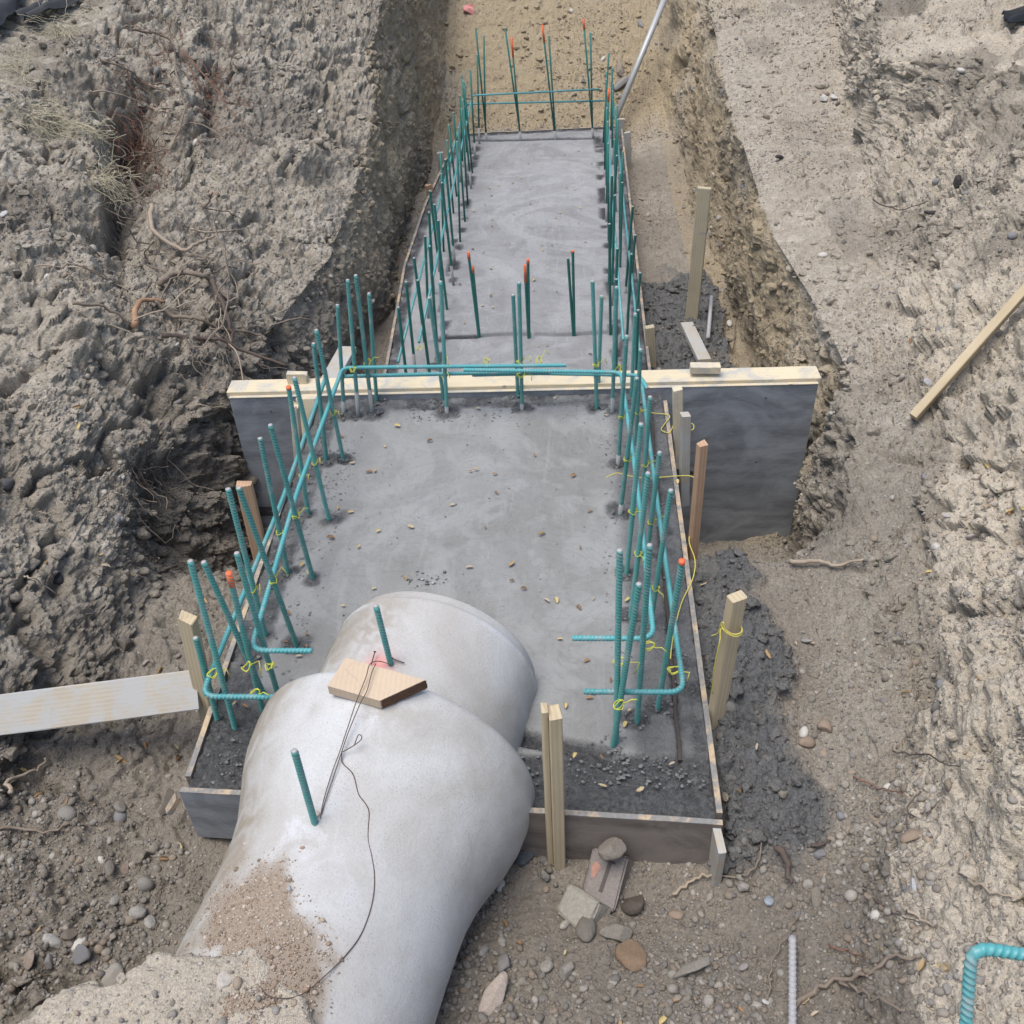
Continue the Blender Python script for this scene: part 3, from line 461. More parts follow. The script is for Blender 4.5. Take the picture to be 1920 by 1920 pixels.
# galvanised pole
def tube_mesh(path, r, seg=8, rib=None, caps=True, rfun=None):
    path = [np.array(p, float) for p in path]; P_ = np.array(path); L = np.concatenate([[0], np.cumsum(np.linalg.norm(np.diff(P_, axis=0), axis=1))])
    if rib:
        per, h = rib; n = max(1, int(L[-1]/per)); s = np.concatenate([np.array([0., .5, .62, .86])*per+k*per for k in range(n)]+[[L[-1]]]); s = s[s <= L[-1]]; rr = np.tile([r, r, r+h, r+h], n)[:len(s)-1]; rr = np.append(rr, r)[:len(s)]
    else: s = L; rr = np.full(len(s), r)
    if rfun is not None: rr = rr*np.array([rfun(q/L[-1]) for q in s])
    Q_ = np.stack([np.interp(s, L, P_[:, i]) for i in range(3)], 1); T_ = np.gradient(Q_, axis=0) if len(Q_) > 2 else np.repeat((Q_[-1:]-Q_[:1]), len(Q_), 0); T_ /= np.maximum(np.linalg.norm(T_, axis=1, keepdims=True), 1e-9)
    a = np.array([0, 0, 1.]) if abs(T_[0, 2]) < .9 else np.array([1., 0, 0]); N_ = np.cross(T_[0], a); N_ /= np.linalg.norm(N_); V = []
    ph = np.linspace(0, 2*np.pi, seg, endpoint=False)
    for i in range(len(Q_)):
        N_ = N_-T_[i]*np.dot(N_, T_[i]); N_ /= np.linalg.norm(N_); B_ = np.cross(T_[i], N_)
        V.append(Q_[i]+rr[i]*(np.cos(ph)[:, None]*N_+np.sin(ph)[:, None]*B_)+(T_[i]*(np.sin(ph)*r*.55)[:, None] if rib and 0 < i < len(Q_)-1 else 0))
    V = np.concatenate(V); n = len(Q_); i, j = np.meshgrid(np.arange(n-1), np.arange(seg), indexing='ij'); i, j = i.ravel(), j.ravel()
    Fq = np.stack([i*seg+j, i*seg+(j+1) % seg, (i+1)*seg+(j+1) % seg, (i+1)*seg+j], 1)
    if caps:
        V = np.concatenate([V, Q_[:1], Q_[-1:]]); c0, c1 = n*seg, n*seg+1; jj = np.arange(seg)
        Fq = np.concatenate([Fq, np.stack([(jj+1) % seg, jj, np.full(seg, c0), np.full(seg, c0)], 1), np.stack([(n-1)*seg+jj, (n-1)*seg+(jj+1) % seg, np.full(seg, c1), np.full(seg, c1)], 1)])
    return V, Fq
def tube(name, path, r, mat, parent=None, seg=8, rib=None, rfun=None, smooth=True):
    V, Fq = tube_mesh(path, r, seg, rib, True, rfun); mb = MB(); mb.v = [tuple(map(float, p)) for p in V]; mb.f = [tuple(dict.fromkeys(map(int, f))) for f in Fq]; o = mb.build(name, mat, parent, smooth); return o
a = Vector(Zp(1154, 222, -.62)); b = Vector(Yp(1262, -40, a.y+.9)); tag(tube('steel_pole', [a, b], .030, M['steel'], seg=12), 'long slim grey pole leaning up out of the far trench corner', 'pole')
a = gp(1486, 1925, .03); b = gp(1484, 1765, .03); tag(tube('steel_rod', [a+(a-b)*.3, a, b], .0105, M['grayrod'], seg=8, rib=(.016, .002)), 'cement coated grey rod lying on gravel at bottom right', 'rod')
tag(tube('steel_rod', [gp(1326, 642, .03), gp(1338, 566, .05)], .014, M['grayrod'], seg=8), 'short dark rod lying in mud beside the tall timber post', 'rod')
# ------------------------------------------------------------------ concrete pipe
PO = np.array([-.529, 1.91, -.016]); yaw, pit = .224, .048; PA = np.array([math.sin(yaw)*math.cos(pit), math.cos(yaw)*math.cos(pit), math.sin(pit)])
PX = nrm(np.cross(PA, [0, 0, 1])); PU = np.cross(PX, PA)
def lathe(prof, seg=128, t0=None):
    V = [PO+PA*t+(PX*math.sin(p)+PU*math.cos(p))*r for t, r in prof for p in np.linspace(0, 2*np.pi, seg, endpoint=False)]; n = len(prof)
    i, j = np.meshgrid(np.arange(n-1), np.arange(seg), indexing='ij'); i, j = i.ravel(), j.ravel(); return np.array(V), np.stack([i*seg+(j+1) % seg, i*seg+j, (i+1)*seg+j, (i+1)*seg+(j+1) % seg], 1)
def dens(pr, ds=.012):
    pr = np.array(pr, float); L = np.concatenate([[0], np.cumsum(np.linalg.norm(np.diff(pr, axis=0), axis=1))]); s = np.linspace(0, L[-1], int(L[-1]/ds)); s = np.unique(np.concatenate([s, L])); return list(zip(np.interp(s, L, pr[:, 0]), np.interp(s, L, pr[:, 1])))
bell = [(-2.6, .29), (-2.6, .356), (-.62, .356), (-.52, .358), (-.44, .364), (-.37, .379), (-.30, .404), (-.23, .431), (-.16, .450), (-.08, .459), (-.02, .460), (-.006, .456), (0., .448), (.0, .405), (-.09, .40)]
spig = [(-.08, .36), (.0, .362), (.392, .362), (.402, .353), (.437, .345), (.44, .30), (.0, .295)]
def pipe(name, pr, mat, label, seedz):
    V, Fq = lathe(dens(pr, .014)); rel = V-PO; t = rel@PA; s = rel@PX; u = rel@PU; an = np.degrees(np.arctan2(s, u))
    r_ = V-PO-PA*t[:, None]; r_ /= np.maximum(np.linalg.norm(r_, axis=1, keepdims=True), 1e-6); V = V+r_*(.0035*fbm(V, 3, 3, seedz)+.0012*fbm(V, 14, 3, seedz+2))[:, None]
    nz = fbm(V, 3.5, 5, 61); stain = np.clip(sst(-an, 15, 60)*1.1+sst(-t, .55, 1.)*.5*(an < 30)+nz*.5, 0, 1)
    if name == 'bell_pipe':
        white = np.clip(np.exp(-((t+.1)/.12)**2-((an-2)/16)**2)*1.2+np.exp(-((t+.46)/.12)**2-((an+8)/12)**2)*1.3+.4*np.exp(-((an-22)/14)**2)*sst(-t, .4, .55), 0, 1)
        dirt = sst(fbm(V, 4.5, 5, 44)+np.interp(t, [-2.5, -1.0, -.65, -.5, -.42], [.5, .42, .25, .05, -.6])-np.abs(an+12+10*(t+.5))/85, -.12, .12); pinkm = dirt*0
    else:
        white = np.clip(np.exp(-((t-.385)/.012)**2)*1.2*sst(np.abs(an), 8, 45)+.0, 0, 1); dirt = .55*np.exp(-((an+22)/14)**2-((t-.28)/.14)**2)*(noise(V, 60, 3) > -.1); pinkm = np.exp(-((an+9)/7)**2-((t-.10)/.05)**2)  # white band paints the highlight of the bevelled end into the colour
    me = mesh_np(name, V, Fq); attr(me, 'zone', np.stack([stain, white, dirt, np.clip(pinkm, 0, 1)], 1)); return tag(obj(name, me, mat), label, 'pipe')
pipe('bell_pipe', bell, M['pipe'], 'large smooth grey concrete pipe with flared bell and dirt on top', 3)
pipe('spigot_pipe', spig, M['pipe'], 'short concrete pipe end pushed into the bell and resting on footing', 8)
def pipe_pt(u, v, lift=0.):                 # where a line of sight meets the pipe
    d = nrm(ray(u, v)); pr = np.array(bell[:12]); s = 0.6
    for k in range(2500):
        q = CAM+d*s; r = q-PO; t = r@PA; rad = np.linalg.norm(r-PA*t); R_ = np.interp(t, pr[1:, 0], pr[1:, 1]) if t < 0 else .362
        if rad < R_+lift: return q
        s += .002
    return CAM+d*3
def pipe_n(q): r = q-PO; r = r-PA*(r@PA); return r/np.linalg.norm(r)
# ------------------------------------------------------------------ reinforcing bars
ORD = ['first', 'second', 'third', 'fourth', 'fifth', 'sixth', 'seventh', 'eighth', 'ninth', 'tenth', 'eleventh', 'twelfth', 'thirteenth', 'fourteenth', 'fifteenth']
def bar(path, mat, label, group, r=.0082, ribs=True, tip=0., seg=10, coat=0., cap=True):
    path = [Vector(p) for p in path]; B = path[0]; loc = [p-B for p in path]
    o = tube('rebar', loc, r, mat, None, seg if ribs else 7, (.0125, .0015 if len(path) > 3 else .0019) if ribs else None); o.location = B; tag(o, label, 'rebar', group)
    T = loc[-1]; d = (loc[-1]-loc[-2]).normalized()
    if tip: tube('painted_tip', [T-d*tip, T+d*.0012], r+.0018, M['orange'], o, seg if ribs else 7)
    elif cap: tube('cut_end', [T, T+d*.002], r*.95, M['cut'], o, seg if ribs else 7)
    if coat: d0 = (loc[1]-loc[0]).normalized(); tube('cement_coating', [loc[0], loc[0]+d0*(coat+.06)], r+.0022, M['coat'], o, 7)
    return o
def vbar(b, t, z0, mat, label, group, **k):
    B, T = up(b, t, z0); B, T = Vector(B), Vector(T); d = (T-B).normalized(); return bar([B-d*.06, T], mat, label, group, **k)
GN = 'upright teal bars around near footing'
IL = [((643, 858), (593, 619)), ((617, 975), (552, 708)), ((586, 1082), (507, 797)), ((556, 1209), (448, 915))]
for i, (b, t) in enumerate(IL[::-1]): vbar(b, t, 0, M['rebar'], f'upright teal rebar in inner row left of near footing, {ORD[i]} from the front cluster', GN)
OL = [((645, 772), (633, 572)), ((612, 861), (588, 644)), ((578, 962), (541, 725)), ((540, 1074), (488, 822)), ((498, 1191), (428, 917))]
for i, (b, t) in enumerate(OL[::-1]): vbar(b, t, 0, M['rebar'], f'upright teal rebar in outer row left of near footing, {ORD[i]} from the front cluster', GN, tip=.012 if i == 2 else 0, coat=.06 if i == 4 else 0)
IR = [((1159, 869), (1175, 630)), ((1163, 962), (1194, 709)), ((1175, 1074), (1202, 795)), ((1183, 1154), (1215, 887))]
for i, (b, t) in enumerate(IR[::-1]): vbar(b, t, 0, M['rebar'], f'upright teal rebar in inner row right of near footing, {ORD[i]} from the front cluster', GN, coat=.05 if i > 1 else 0)
OR = [((1184, 741), (1191, 588)), ((1192, 831), (1201, 655)), ((1205, 931), (1219, 744)), ((1213, 1040), (1237, 848)), ((1220, 1168), (1258, 919))]
for i, (b, t) in enumerate(OR[::-1]): vbar(b, t, 0, M['rebar'], f'upright teal rebar in outer row right of near footing, {ORD[i]} from the front cluster', GN)
for b, t, lab, kw in [((520, 1298), (444, 1037), 'tall teal rebar in left front cluster with bare orange cut end', {}), ((491, 1326), (429, 1074), 'teal rebar with pink orange painted tip in left front cluster', dict(tip=.055)),
    ((493, 1298), (382, 1054), 'teal rebar leaning hardest left in left front cluster', {}), ((438, 1355), (357, 1052), 'leftmost tall teal rebar in left front cluster', {}), ((407, 1345), (367, 1196), 'shortest teal rebar beside the splintered stake', {}),
    ((1155, 1391), (1162, 1032), 'upright teal rebar nearest the pipe in right front cluster', {}), ((1150, 1395), (1198, 1095), 'teal rebar crossing in front of its neighbour in right front cluster', {}),
    ((1195, 1351), (1218, 1022), 'third teal rebar from the pipe in right front cluster', {}), ((1234, 1325), (1279, 1051), 'rightmost teal rebar with pink tip in right front cluster', dict(tip=.014)),
    ((698, 773), (667, 516), 'tallest teal rebar at the far left corner of near footing', dict(coat=.13)), ((672, 778), (652, 525), 'teal rebar at the bent corner bar, far left of near footing', dict(coat=.13)), ((706, 747), (692, 550), 'shorter teal rebar right of far left corner pair', {}),
    ((831, 741), (805, 558), 'shorter bar of the teal pair on the bulkhead nearest the left corner', {}), ((838, 772), (826, 528), 'taller bar of the teal pair on the bulkhead nearest the left corner', dict(coat=.03)),
    ((971, 738), (962, 553), 'shorter bar of the middle teal pair at the bulkhead', {}), ((979, 766), (973, 530), 'taller bar of the middle teal pair at the bulkhead', dict(coat=.03)),
    ((1119, 763), (1111, 527), 'taller bar of the right teal pair at the bulkhead', {}), ((1122, 728), (1128, 555), 'shorter bar of the right teal pair at the bulkhead', {}), ((1148, 772), (1156, 538), 'tall teal rebar at the far right corner of near footing', dict(coat=.08))]:
    vbar(b, t, 0, M['rebar'], lab, GN, **kw)
for b, t, tip, lab in [((898, 631), (878, 473), .05, 'taller orange tipped dowel of the left pair on far footing'), ((899, 631), (886, 500), .04, 'shorter orange tipped dowel of the left pair on far footing'), ((991, 633), (984, 497), .12, 'dowel with long orange tip in middle pair on far footing'),
    ((992.5, 633), (990, 486), .03, 'dowel with small orange tip in middle pair on far footing'), ((1075, 628), (1065, 484), 0, 'shorter green dowel of the right pair on far footing'), ((1077, 628), (1074, 470), .01, 'taller green dowel of the right pair on far footing')]:
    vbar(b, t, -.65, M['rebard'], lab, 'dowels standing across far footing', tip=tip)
FG = 'upright bars at the far end of far footing'
for b, t, tip, lab in [((913, 264), (892, 52), 0, 'tall bar at the left of the far end row'), ((911, 264), (907, 67), 0, 'second bar from left in the far end row'), ((977, 262), (947, 52), 0, 'third bar from left in the far end row'), ((976, 262), (959, 70), .17, 'bar with long bright orange tip in the far end row'),
    ((1041, 261), (1017, 47), .15, 'bar with orange tip right of centre in the far end row'), ((1042, 261), (1029, 67), 0, 'dull green bar right of centre in the far end row'), ((1112, 256), (1094, 36), .09, 'orange tipped bar at the right of the far end row'), ((1111, 250), (1107, 61), 0, 'green bar at the right of the far end row')]:
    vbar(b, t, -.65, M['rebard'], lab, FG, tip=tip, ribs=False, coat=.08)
SP = .372
def farrow(x0, x1, y0, y1, h, side, row):
    n = int(round((y1-y0)/SP)); 
    for i in range(n+1):
        yy = y0+(y1-y0)*i/n; xx = x0+(x1-x0)*i/n; B = Vector((xx+random.uniform(-.012, .012), yy+random.uniform(-.03, .03), -.71)); T = B+Vector((random.uniform(-.035, .035), random.uniform(-.03, .03), h+.06+random.uniform(-.03, .03)))
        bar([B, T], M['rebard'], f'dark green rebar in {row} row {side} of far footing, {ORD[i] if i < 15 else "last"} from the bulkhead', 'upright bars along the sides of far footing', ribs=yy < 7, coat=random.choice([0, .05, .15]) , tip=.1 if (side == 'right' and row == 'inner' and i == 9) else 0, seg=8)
farrow(-.80, -.80, 5.1, 9.55, .78, 'left', 'inner'); farrow(-.93, -.90, 5.0, 9.7, .62, 'left', 'outer'); farrow(.325, .40, 5.1, 9.55, .78, 'right', 'inner'); farrow(.43, .48, 5.0, 9.7, .62, 'right', 'outer')
# horizontal bars, bent round the corners
def bend(pts, r=.05, n=7):
    pts = [Vector(p) for p in pts]; out = [pts[0]]
    for a, b, c in zip(pts, pts[1:], pts[2:]):
        d0, d1 = (a-b).normalized(), (c-b).normalized(); p, q = b+d0*r, b+d1*r
        out += [(p*(1-t)**2+b*2*t*(1-t)+q*t*t) for t in np.linspace(0, 1, n)]
    return out+[pts[-1]]
HB = 'horizontal teal bars tied round near footing'
hr = dict(r=.0085, seg=10)
bar(bend([(-.80, 2.115, .29), (-1.0, 2.115, .29), (-1.01, 2.9, .315), (-1.015, 3.905, .262), (.02, 3.905, .262)]), M['rebarh'], 'bent horizontal teal bar in inner row, left side and across the bulkhead', HB, **hr)
bar(bend([(-.84, 1.975, .23), (-1.135, 1.975, .23), (-1.11, 3.0, .20), (-1.105, 3.93, .205)]), M['rebarh'], 'bent horizontal teal bar in outer row on the left side', HB, **hr)
bar(bend([(.03, 2.165, .30), (.29, 2.165, .30), (.285, 3.0, .30), (.27, 3.885, .235), (-.45, 3.885, .255)]), M['rebarh'], 'bent horizontal teal bar in inner row, right side and across the bulkhead', HB, **hr)
bar(bend([(.065, 2.005, .23), (.375, 2.005, .23), (.372, 3.0, .18), (.37, 3.93, .16)]), M['rebarh'], 'bent horizontal teal bar in outer row on the right side', HB, **hr)
bar([(-1.05, 3.945, .19), (-.45, 3.945, .2), (-.06, 3.945, .205)], M['rebarh'], 'lower straight teal bar across the left half of bulkhead', HB, **hr)
bar(bend([(-.42, 3.955, .185), (-.1, 3.955, .19), (.36, 3.955, .175), (.39, 3.85, .17)], .04), M['rebarh'], 'lower teal bar dusted with cement across the right half of bulkhead', HB, coat=0, **hr)
HF = 'horizontal bars tied round far footing'
for lab, pts in (('inner horizontal bar along left side and far end of far footing', [(-.82, 4.95, -.2), (-.825, 7, -.21), (-.83, 9.57, -.2), (.36, 9.6, -.18)]), ('outer horizontal bar along left side and far end of far footing', [(-.955, 4.95, -.33), (-.945, 7, -.33), (-.92, 9.75, -.33), (.45, 9.75, -.33)]),
    ('inner horizontal bar along right side of far footing', [(.35, 4.95, -.2), (.37, 7, -.2), (.42, 9.6, -.2)]), ('outer horizontal bar along right side of far footing', [(.455, 4.95, -.33), (.47, 7, -.33), (.5, 9.7, -.33)])):
    bar(bend(pts), M['rebarh'], lab, HF, r=.0085, ribs=False, seg=8)
# bent bar at the bottom right corner and two bars in the pipe top
qa, qb = Vector(Zp(1822, 1775, 1.02)), Vector(Zp(1990, 1800, 1.0)); qf = Vector(up((1806, 1990), (1806, 1990), .82)[0]); bar(bend([qf+(qf-qa).normalized()*.9, qf, qa, qb, qb+(qf-qa).normalized()*.85], .035), M['rebarh'], 'thick bent teal rebar standing at the bottom right corner', 'loose', r=.0095, seg=14) 
bpy.data.objects[-1] if False else None
bar([Vector(pipe_pt(588, 1545))-Vector(pipe_n(pipe_pt(588, 1545)))*.04, Vector(up((588, 1545), (552, 1408), float(pipe_pt(588, 1545)[2]))[1])], M['rebar'], 'short teal rebar plugged into the dirty top of bell pipe', 'lifting bars in pipe tops', seg=12, r=.0078)
qp = pipe_pt(733, 1247); bar([Vector(qp)-Vector(pipe_n(qp))*.04, Vector(up((733, 1247), (705, 1136), float(qp[2]))[1])], M['rebar'], 'short teal rebar plugged into the pipe behind the wooden block', 'lifting bars in pipe tops', seg=12, r=.0075)
for o in COL.objects:
    if o.get('group') == 'loose': del o['group']
# ------------------------------------------------------------------ plastic wire ties
tie_me = []
for s in range(3):
    r = random.Random(s); pts = []
    for i in range(26): a = i/13*2*math.pi; pts.append((.0145*math.cos(a)+r.uniform(-.001, .001), .012*math.sin(a)*(1 if i < 13 else .4), .012*math.sin(a+.8)*(1 if i > 9 else .3)+.004*math.sin(i)))
    e = pts[-1]; pts += [(e[0]+.008, e[1]-.006, e[2]+.008), (e[0]+.018+.01*s, e[1]-.01, e[2]+.022), (e[0]+.034, e[1]-.018, e[2]+.02-.02*s)]
    V, Fq = tube_mesh(pts, .0016, 5); V2 = mesh_np('wire_tie', V, Fq); V2.materials.append(M['tie']); tie_me.append(V2)
def tie(p, label, big=1.):
    o = bpy.data.objects.new('wire_tie', random.choice(tie_me)); COL.objects.link(o); o.location = p; o.rotation_euler = (random.uniform(-.4, .4), random.uniform(-.4, .4), random.uniform(-1, 1)); o.scale = (big,)*3; tag(o, label, 'wire tie', 'plastic wire ties at bar crossings')
def row_tie(pairs, zs, lab, x=None):
    for i, ((b, t), zz) in enumerate(zip(pairs, zs)):
        B, T = up(b, t, 0); f = zz/T[2]; p = B+(T-B)*f; tie(p, f'yellow plastic tie on the {ORD[i]} crossing of {lab}')
row_tie(IL, [.245, .30, .315, .33], 'inner left row counted from the bulkhead'); row_tie(OL[1:], [.2, .2, .21, .23], 'outer left row counted from the bulkhead')
row_tie(IR, [.25, .28, .31, .31], 'inner right row counted from the bulkhead'); row_tie(OR[1:], [.17, .17, .17, .18], 'outer right row counted from the bulkhead')
for u, v, zz, lab in [(506, 1248, .29, 'yellow tie on the short bar end in left front cluster'), (398, 1262, .24, 'yellow tie at the lowest left bend of left front cluster'), (462, 1250, .29, 'yellow tie with loose tails inside left front cluster'), (478, 1300, .23, 'yellow tie tail hanging on the lower front bar at left'),
    (1160, 1240, .30, 'yellow tie on the inner front bar nearest the pipe at right'), (1160, 1322, .23, 'yellow tie on the outer front bar at right'), (1215, 1210, .30, 'yellow tie at the inner bend of right front cluster'), (1262, 1255, .22, 'yellow tie at the outer bend of right front cluster'),
    (662, 692, .265, 'yellow tie at the far left corner bend'), (688, 680, .262, 'yellow tie on the tallest far left corner bar'), (835, 676, .262, 'yellow tie on upper bar at the left bulkhead pair'), (833, 702, .2, 'yellow tie on lower bar at the left bulkhead pair'), (975, 676, .262, 'yellow tie on upper bar at the middle bulkhead pair'), (976, 702, .2, 'yellow tie on lower bar at the middle bulkhead pair'),
    (913, 676, .262, 'yellow tie on upper bar between left and middle bulkhead pairs'), (1010, 676, .262, 'yellow tie at the loose end of the upper bulkhead bar'), (1117, 683, .24, 'yellow tie on upper bar at the right bulkhead pair'), (1158, 692, .24, 'yellow tie at the far right corner bend'), (786, 652, -.33, 'yellow tie low on left row of far footing')]:
    tie(Zp(u, v, zz), lab, 1.15)
# ------------------------------------------------------------------ twine, wires, nails, wood block
def smooth_path(pts, n=6):
    P_ = [np.array(p, float) for p in pts]; P_ = [P_[0]]+P_+[P_[-1]]; out = []
    for i in range(1, len(P_)-2):
        for t in np.linspace(0, 1, n, endpoint=False):
            a, b, c, d_ = P_[i-1:i+3]; out.append(.5*((2*b)+(-a+c)*t+(2*a-5*b+4*c-d_)*t*t+(-a+3*b-3*c+d_)*t**3))
    return out+[P_[-1]]
tw = [(1137, 895, .06), (1158, 887, .05), (1187, 894, .03), (1220, 896, .02), (1290, 892, .012), (1303, 903, .012), (1306, 928, .012), (1303, 975, .012), (1292, 1012, .01), (1303, 1050, .012), (1299, 1085, .012), (1277, 1133, .012), (1262, 1195, .03), (1257, 1235, .06)]
tag(tube('yellow_twine', smooth_path([Zp(u, v, z_) for u, v, z_ in tw]), .0022, M['twine'], seg=6), 'long yellow twine wandering down the right edge of near footing', 'twine')
tw = [(1200, 768, .03), (1222, 774, .015), (1255, 779, .01), (1246, 795, .01), (1240, 806, .01), (1255, 811, .01), (1263, 795, .03), (1266, 782, .06), (1280, 803, .06), (1298, 806, .05), (1300, 796, .06), (1284, 789, .07), (1268, 775, .06), (1272, 797, .05), (1292, 812, .045)]
tag(tube('yellow_twine', smooth_path([Zp(u, v, z_) for u, v, z_ in tw]), .0022, M['twine'], seg=6), 'tangled yellow twine looped on the splashed stake near bulkhead', 'twine')
ysk = float(Zp(1341, 1350, -.06)[1]); tw = [(1334, 1192, -.01), (1346, 1187, -.03), (1351, 1172, -.04), (1356, 1167, -.045), (1360, 1180, -.05), (1374, 1189, -.055), (1388, 1187, -.05), (1391, 1178, -.03), (1380, 1170, .05), (1356, 1170, .03), (1354, 1176, -.04), (1362, 1186, -.055), (1376, 1193, -.057), (1388, 1191, -.05), (1391, 1182, -.03), (1380, 1172, .05), (1353, 1178, .0), (1350, 1200, -.04), (1344, 1228, -.045), (1338, 1262, -.04), (1336, 1300, -.03)]
tag(tube('yellow_twine', smooth_path([Yp(u, v, ysk+dy_) for u, v, dy_ in tw]), .0022, M['twine'], seg=6), 'yellow twine wound round the square topped stake with hanging tail', 'twine')
wb = bpy.data.objects.new('wood_block', None); COL.objects.link(wb); q0 = pipe_pt(705, 1290); nn_ = Vector(pipe_n(q0)); wb.location = Vector(q0)+nn_*.006; tag(wb, 'short sawn block with dark burnt knot end tied on top of pipe', 'wood block')
blkz = .040
def on_top(u, v, h): d = ray(u, v); pl = Vector(q0)+nn_*h; s = (pl-Vector(CAM)).dot(nn_)/Vector(d).dot(nn_); return Vector(CAM)+Vector(d)*s-wb.location
tp = [on_top(*p, blkz) for p in ((614, 1286), (648, 1233), (797, 1275), (712, 1314))]; dn = -nn_*(blkz-.004)
mb = MB(); V = tp+[p+dn for p in tp]; mb.add(V, [(0, 3, 2, 1), (4, 5, 6, 7), (0, 4, 7, 3), (1, 5, 4, 0), (2, 6, 5, 1)][:]); mb.add([V[2], V[3], V[7], V[6]], [(0, 1, 2, 3)]); mb.build('block', M['woodr'] if False else M['wood'], wb)
wb.children[0].data.materials[0] = M['block']
e0, e1, e2, e3 = V[3], V[2], V[6], V[7]; off = (e0-V[0]).normalized()*.0025; nE = 14; vv = []
for i in range(nE+1):
    t = i/nE
    for j in range(5): s = j/4; p = (e0*(1-t)+e1*t)*(1-s)+(e3*(1-t)+e2*t)*s+off*(1.0+1.2*random.random()); vv.append(p)
MB().add(vv, [(i*5+j, i*5+j+1, i*5+j+6, i*5+j+5) for i in range(nE) for j in range(4)]).build('splintered_knot', M['endwood'], wb)
wire = [(735, 1247, .02), (712, 1240, .03), (694, 1245, .055), (686, 1270, .055), (668, 1316, .05), (650, 1370, .03), (636, 1412, .02), (622, 1450, .012), (607, 1500, .01), (600, 1535, .008)]
wire2 = [(705, 1244, .055), (697, 1262, .055), (688, 1295, .055), (676, 1318, .05), (655, 1368, .03), (641, 1408, .02), (626, 1455, .012), (610, 1502, .01), (602, 1528, .008)]
tail = [(642, 1410, .02), (660, 1400, .03), (676, 1388, .04), (678, 1380, .05), (672, 1378, .05), (667, 1390, .04), (664, 1398, .03)]
tail2 = [(641, 1412, .02), (642, 1430, .008), (662, 1452, .003), (672, 1488, .003), (686, 1508, .003), (692, 1525, .003), (690, 1570, .003), (697, 1605, .003), (702, 1640, .003), (700, 1680, .003), (690, 1720, .003), (672, 1760, .004), (640, 1800, .006), (600, 1838, .01), (570, 1862, .012), (540, 1872, .012), (505, 1868, .014), (490, 1852, .02)]
wr = bpy.data.objects.new('tie_wire', None); COL.objects.link(wr); wr.location = pipe_pt(642, 1410); tag(wr, 'twisted rusty wire holding the wood block, its loose tail trailing down the pipe', 'wire')
for nm, pl in (('strand', wire), ('strand', wire2), ('loop', tail), ('tail', tail2)):
    pts = []
    for u, v, l in pl: q = pipe_pt(u, v, l); pts.append(q-np.array(wr.location))
    tube(nm, smooth_path(pts), .0014, M['wire'], wr, 5)
for (u0, v0, u1, v1), lab in (((703, 1222, 696, 1246), 'thin upright nail beside the wood block'), ((736, 1235, 758, 1243), 'nail lying behind the short teal bar on the pipe')):
    a, b = Vector(pipe_pt(u0, v0, .025 if u0 == 703 else .012)), Vector(pipe_pt(u1, v1, .012)); r_ = bpy.data.objects.new('nail', None); COL.objects.link(r_); r_.location = a; tag(r_, lab, 'nail', 'nails on the pipe'); dd = (b-a).normalized()
    tube('shank', [Vector((0, 0, 0)), b-a], .0019, M['wire'], r_, 6); tube('head', [-dd*.001, dd*.001], .0045, M['wire'], r_, 8)
# ------------------------------------------------------------------ stones and gravel
def ico(sub):
    import bmesh
    bm = bmesh.new(); bmesh.ops.create_icosphere(bm, subdivisions=sub, radius=1); V = np.array([v.co[:] for v in bm.verts]); Fc = np.array([[v.index for v in f.verts] for f in bm.faces]); bm.free(); return V, Fc
I1, I2, I3 = ico(1), ico(2), ico(4)
STC = np.array([(.22, .21, .19), (.30, .28, .25), (.17, .16, .15), (.38, .36, .32), (.26, .22, .17), (.20, .20, .205), (.48, .46, .42), (.32, .25, .19), (.24, .23, .22)])
def shape(V, seed, ang=0., amp=.18):
    V = V/np.linalg.norm(V, axis=1, keepdims=True); r = np.random.default_rng(seed); v = V*(1+amp*fbm(V+seed*3.1, 1.1, 3, seed))[:, None]
    for k in range(int(ang*14)):
        n = nrm(r.normal(size=3)); c = r.uniform(.45, .85); dd = v@n-c; v = v-np.where(dd > 0, dd, 0)[:, None]*n
    return v*r.uniform([.8, .65, .5], [1.15, 1., .8])
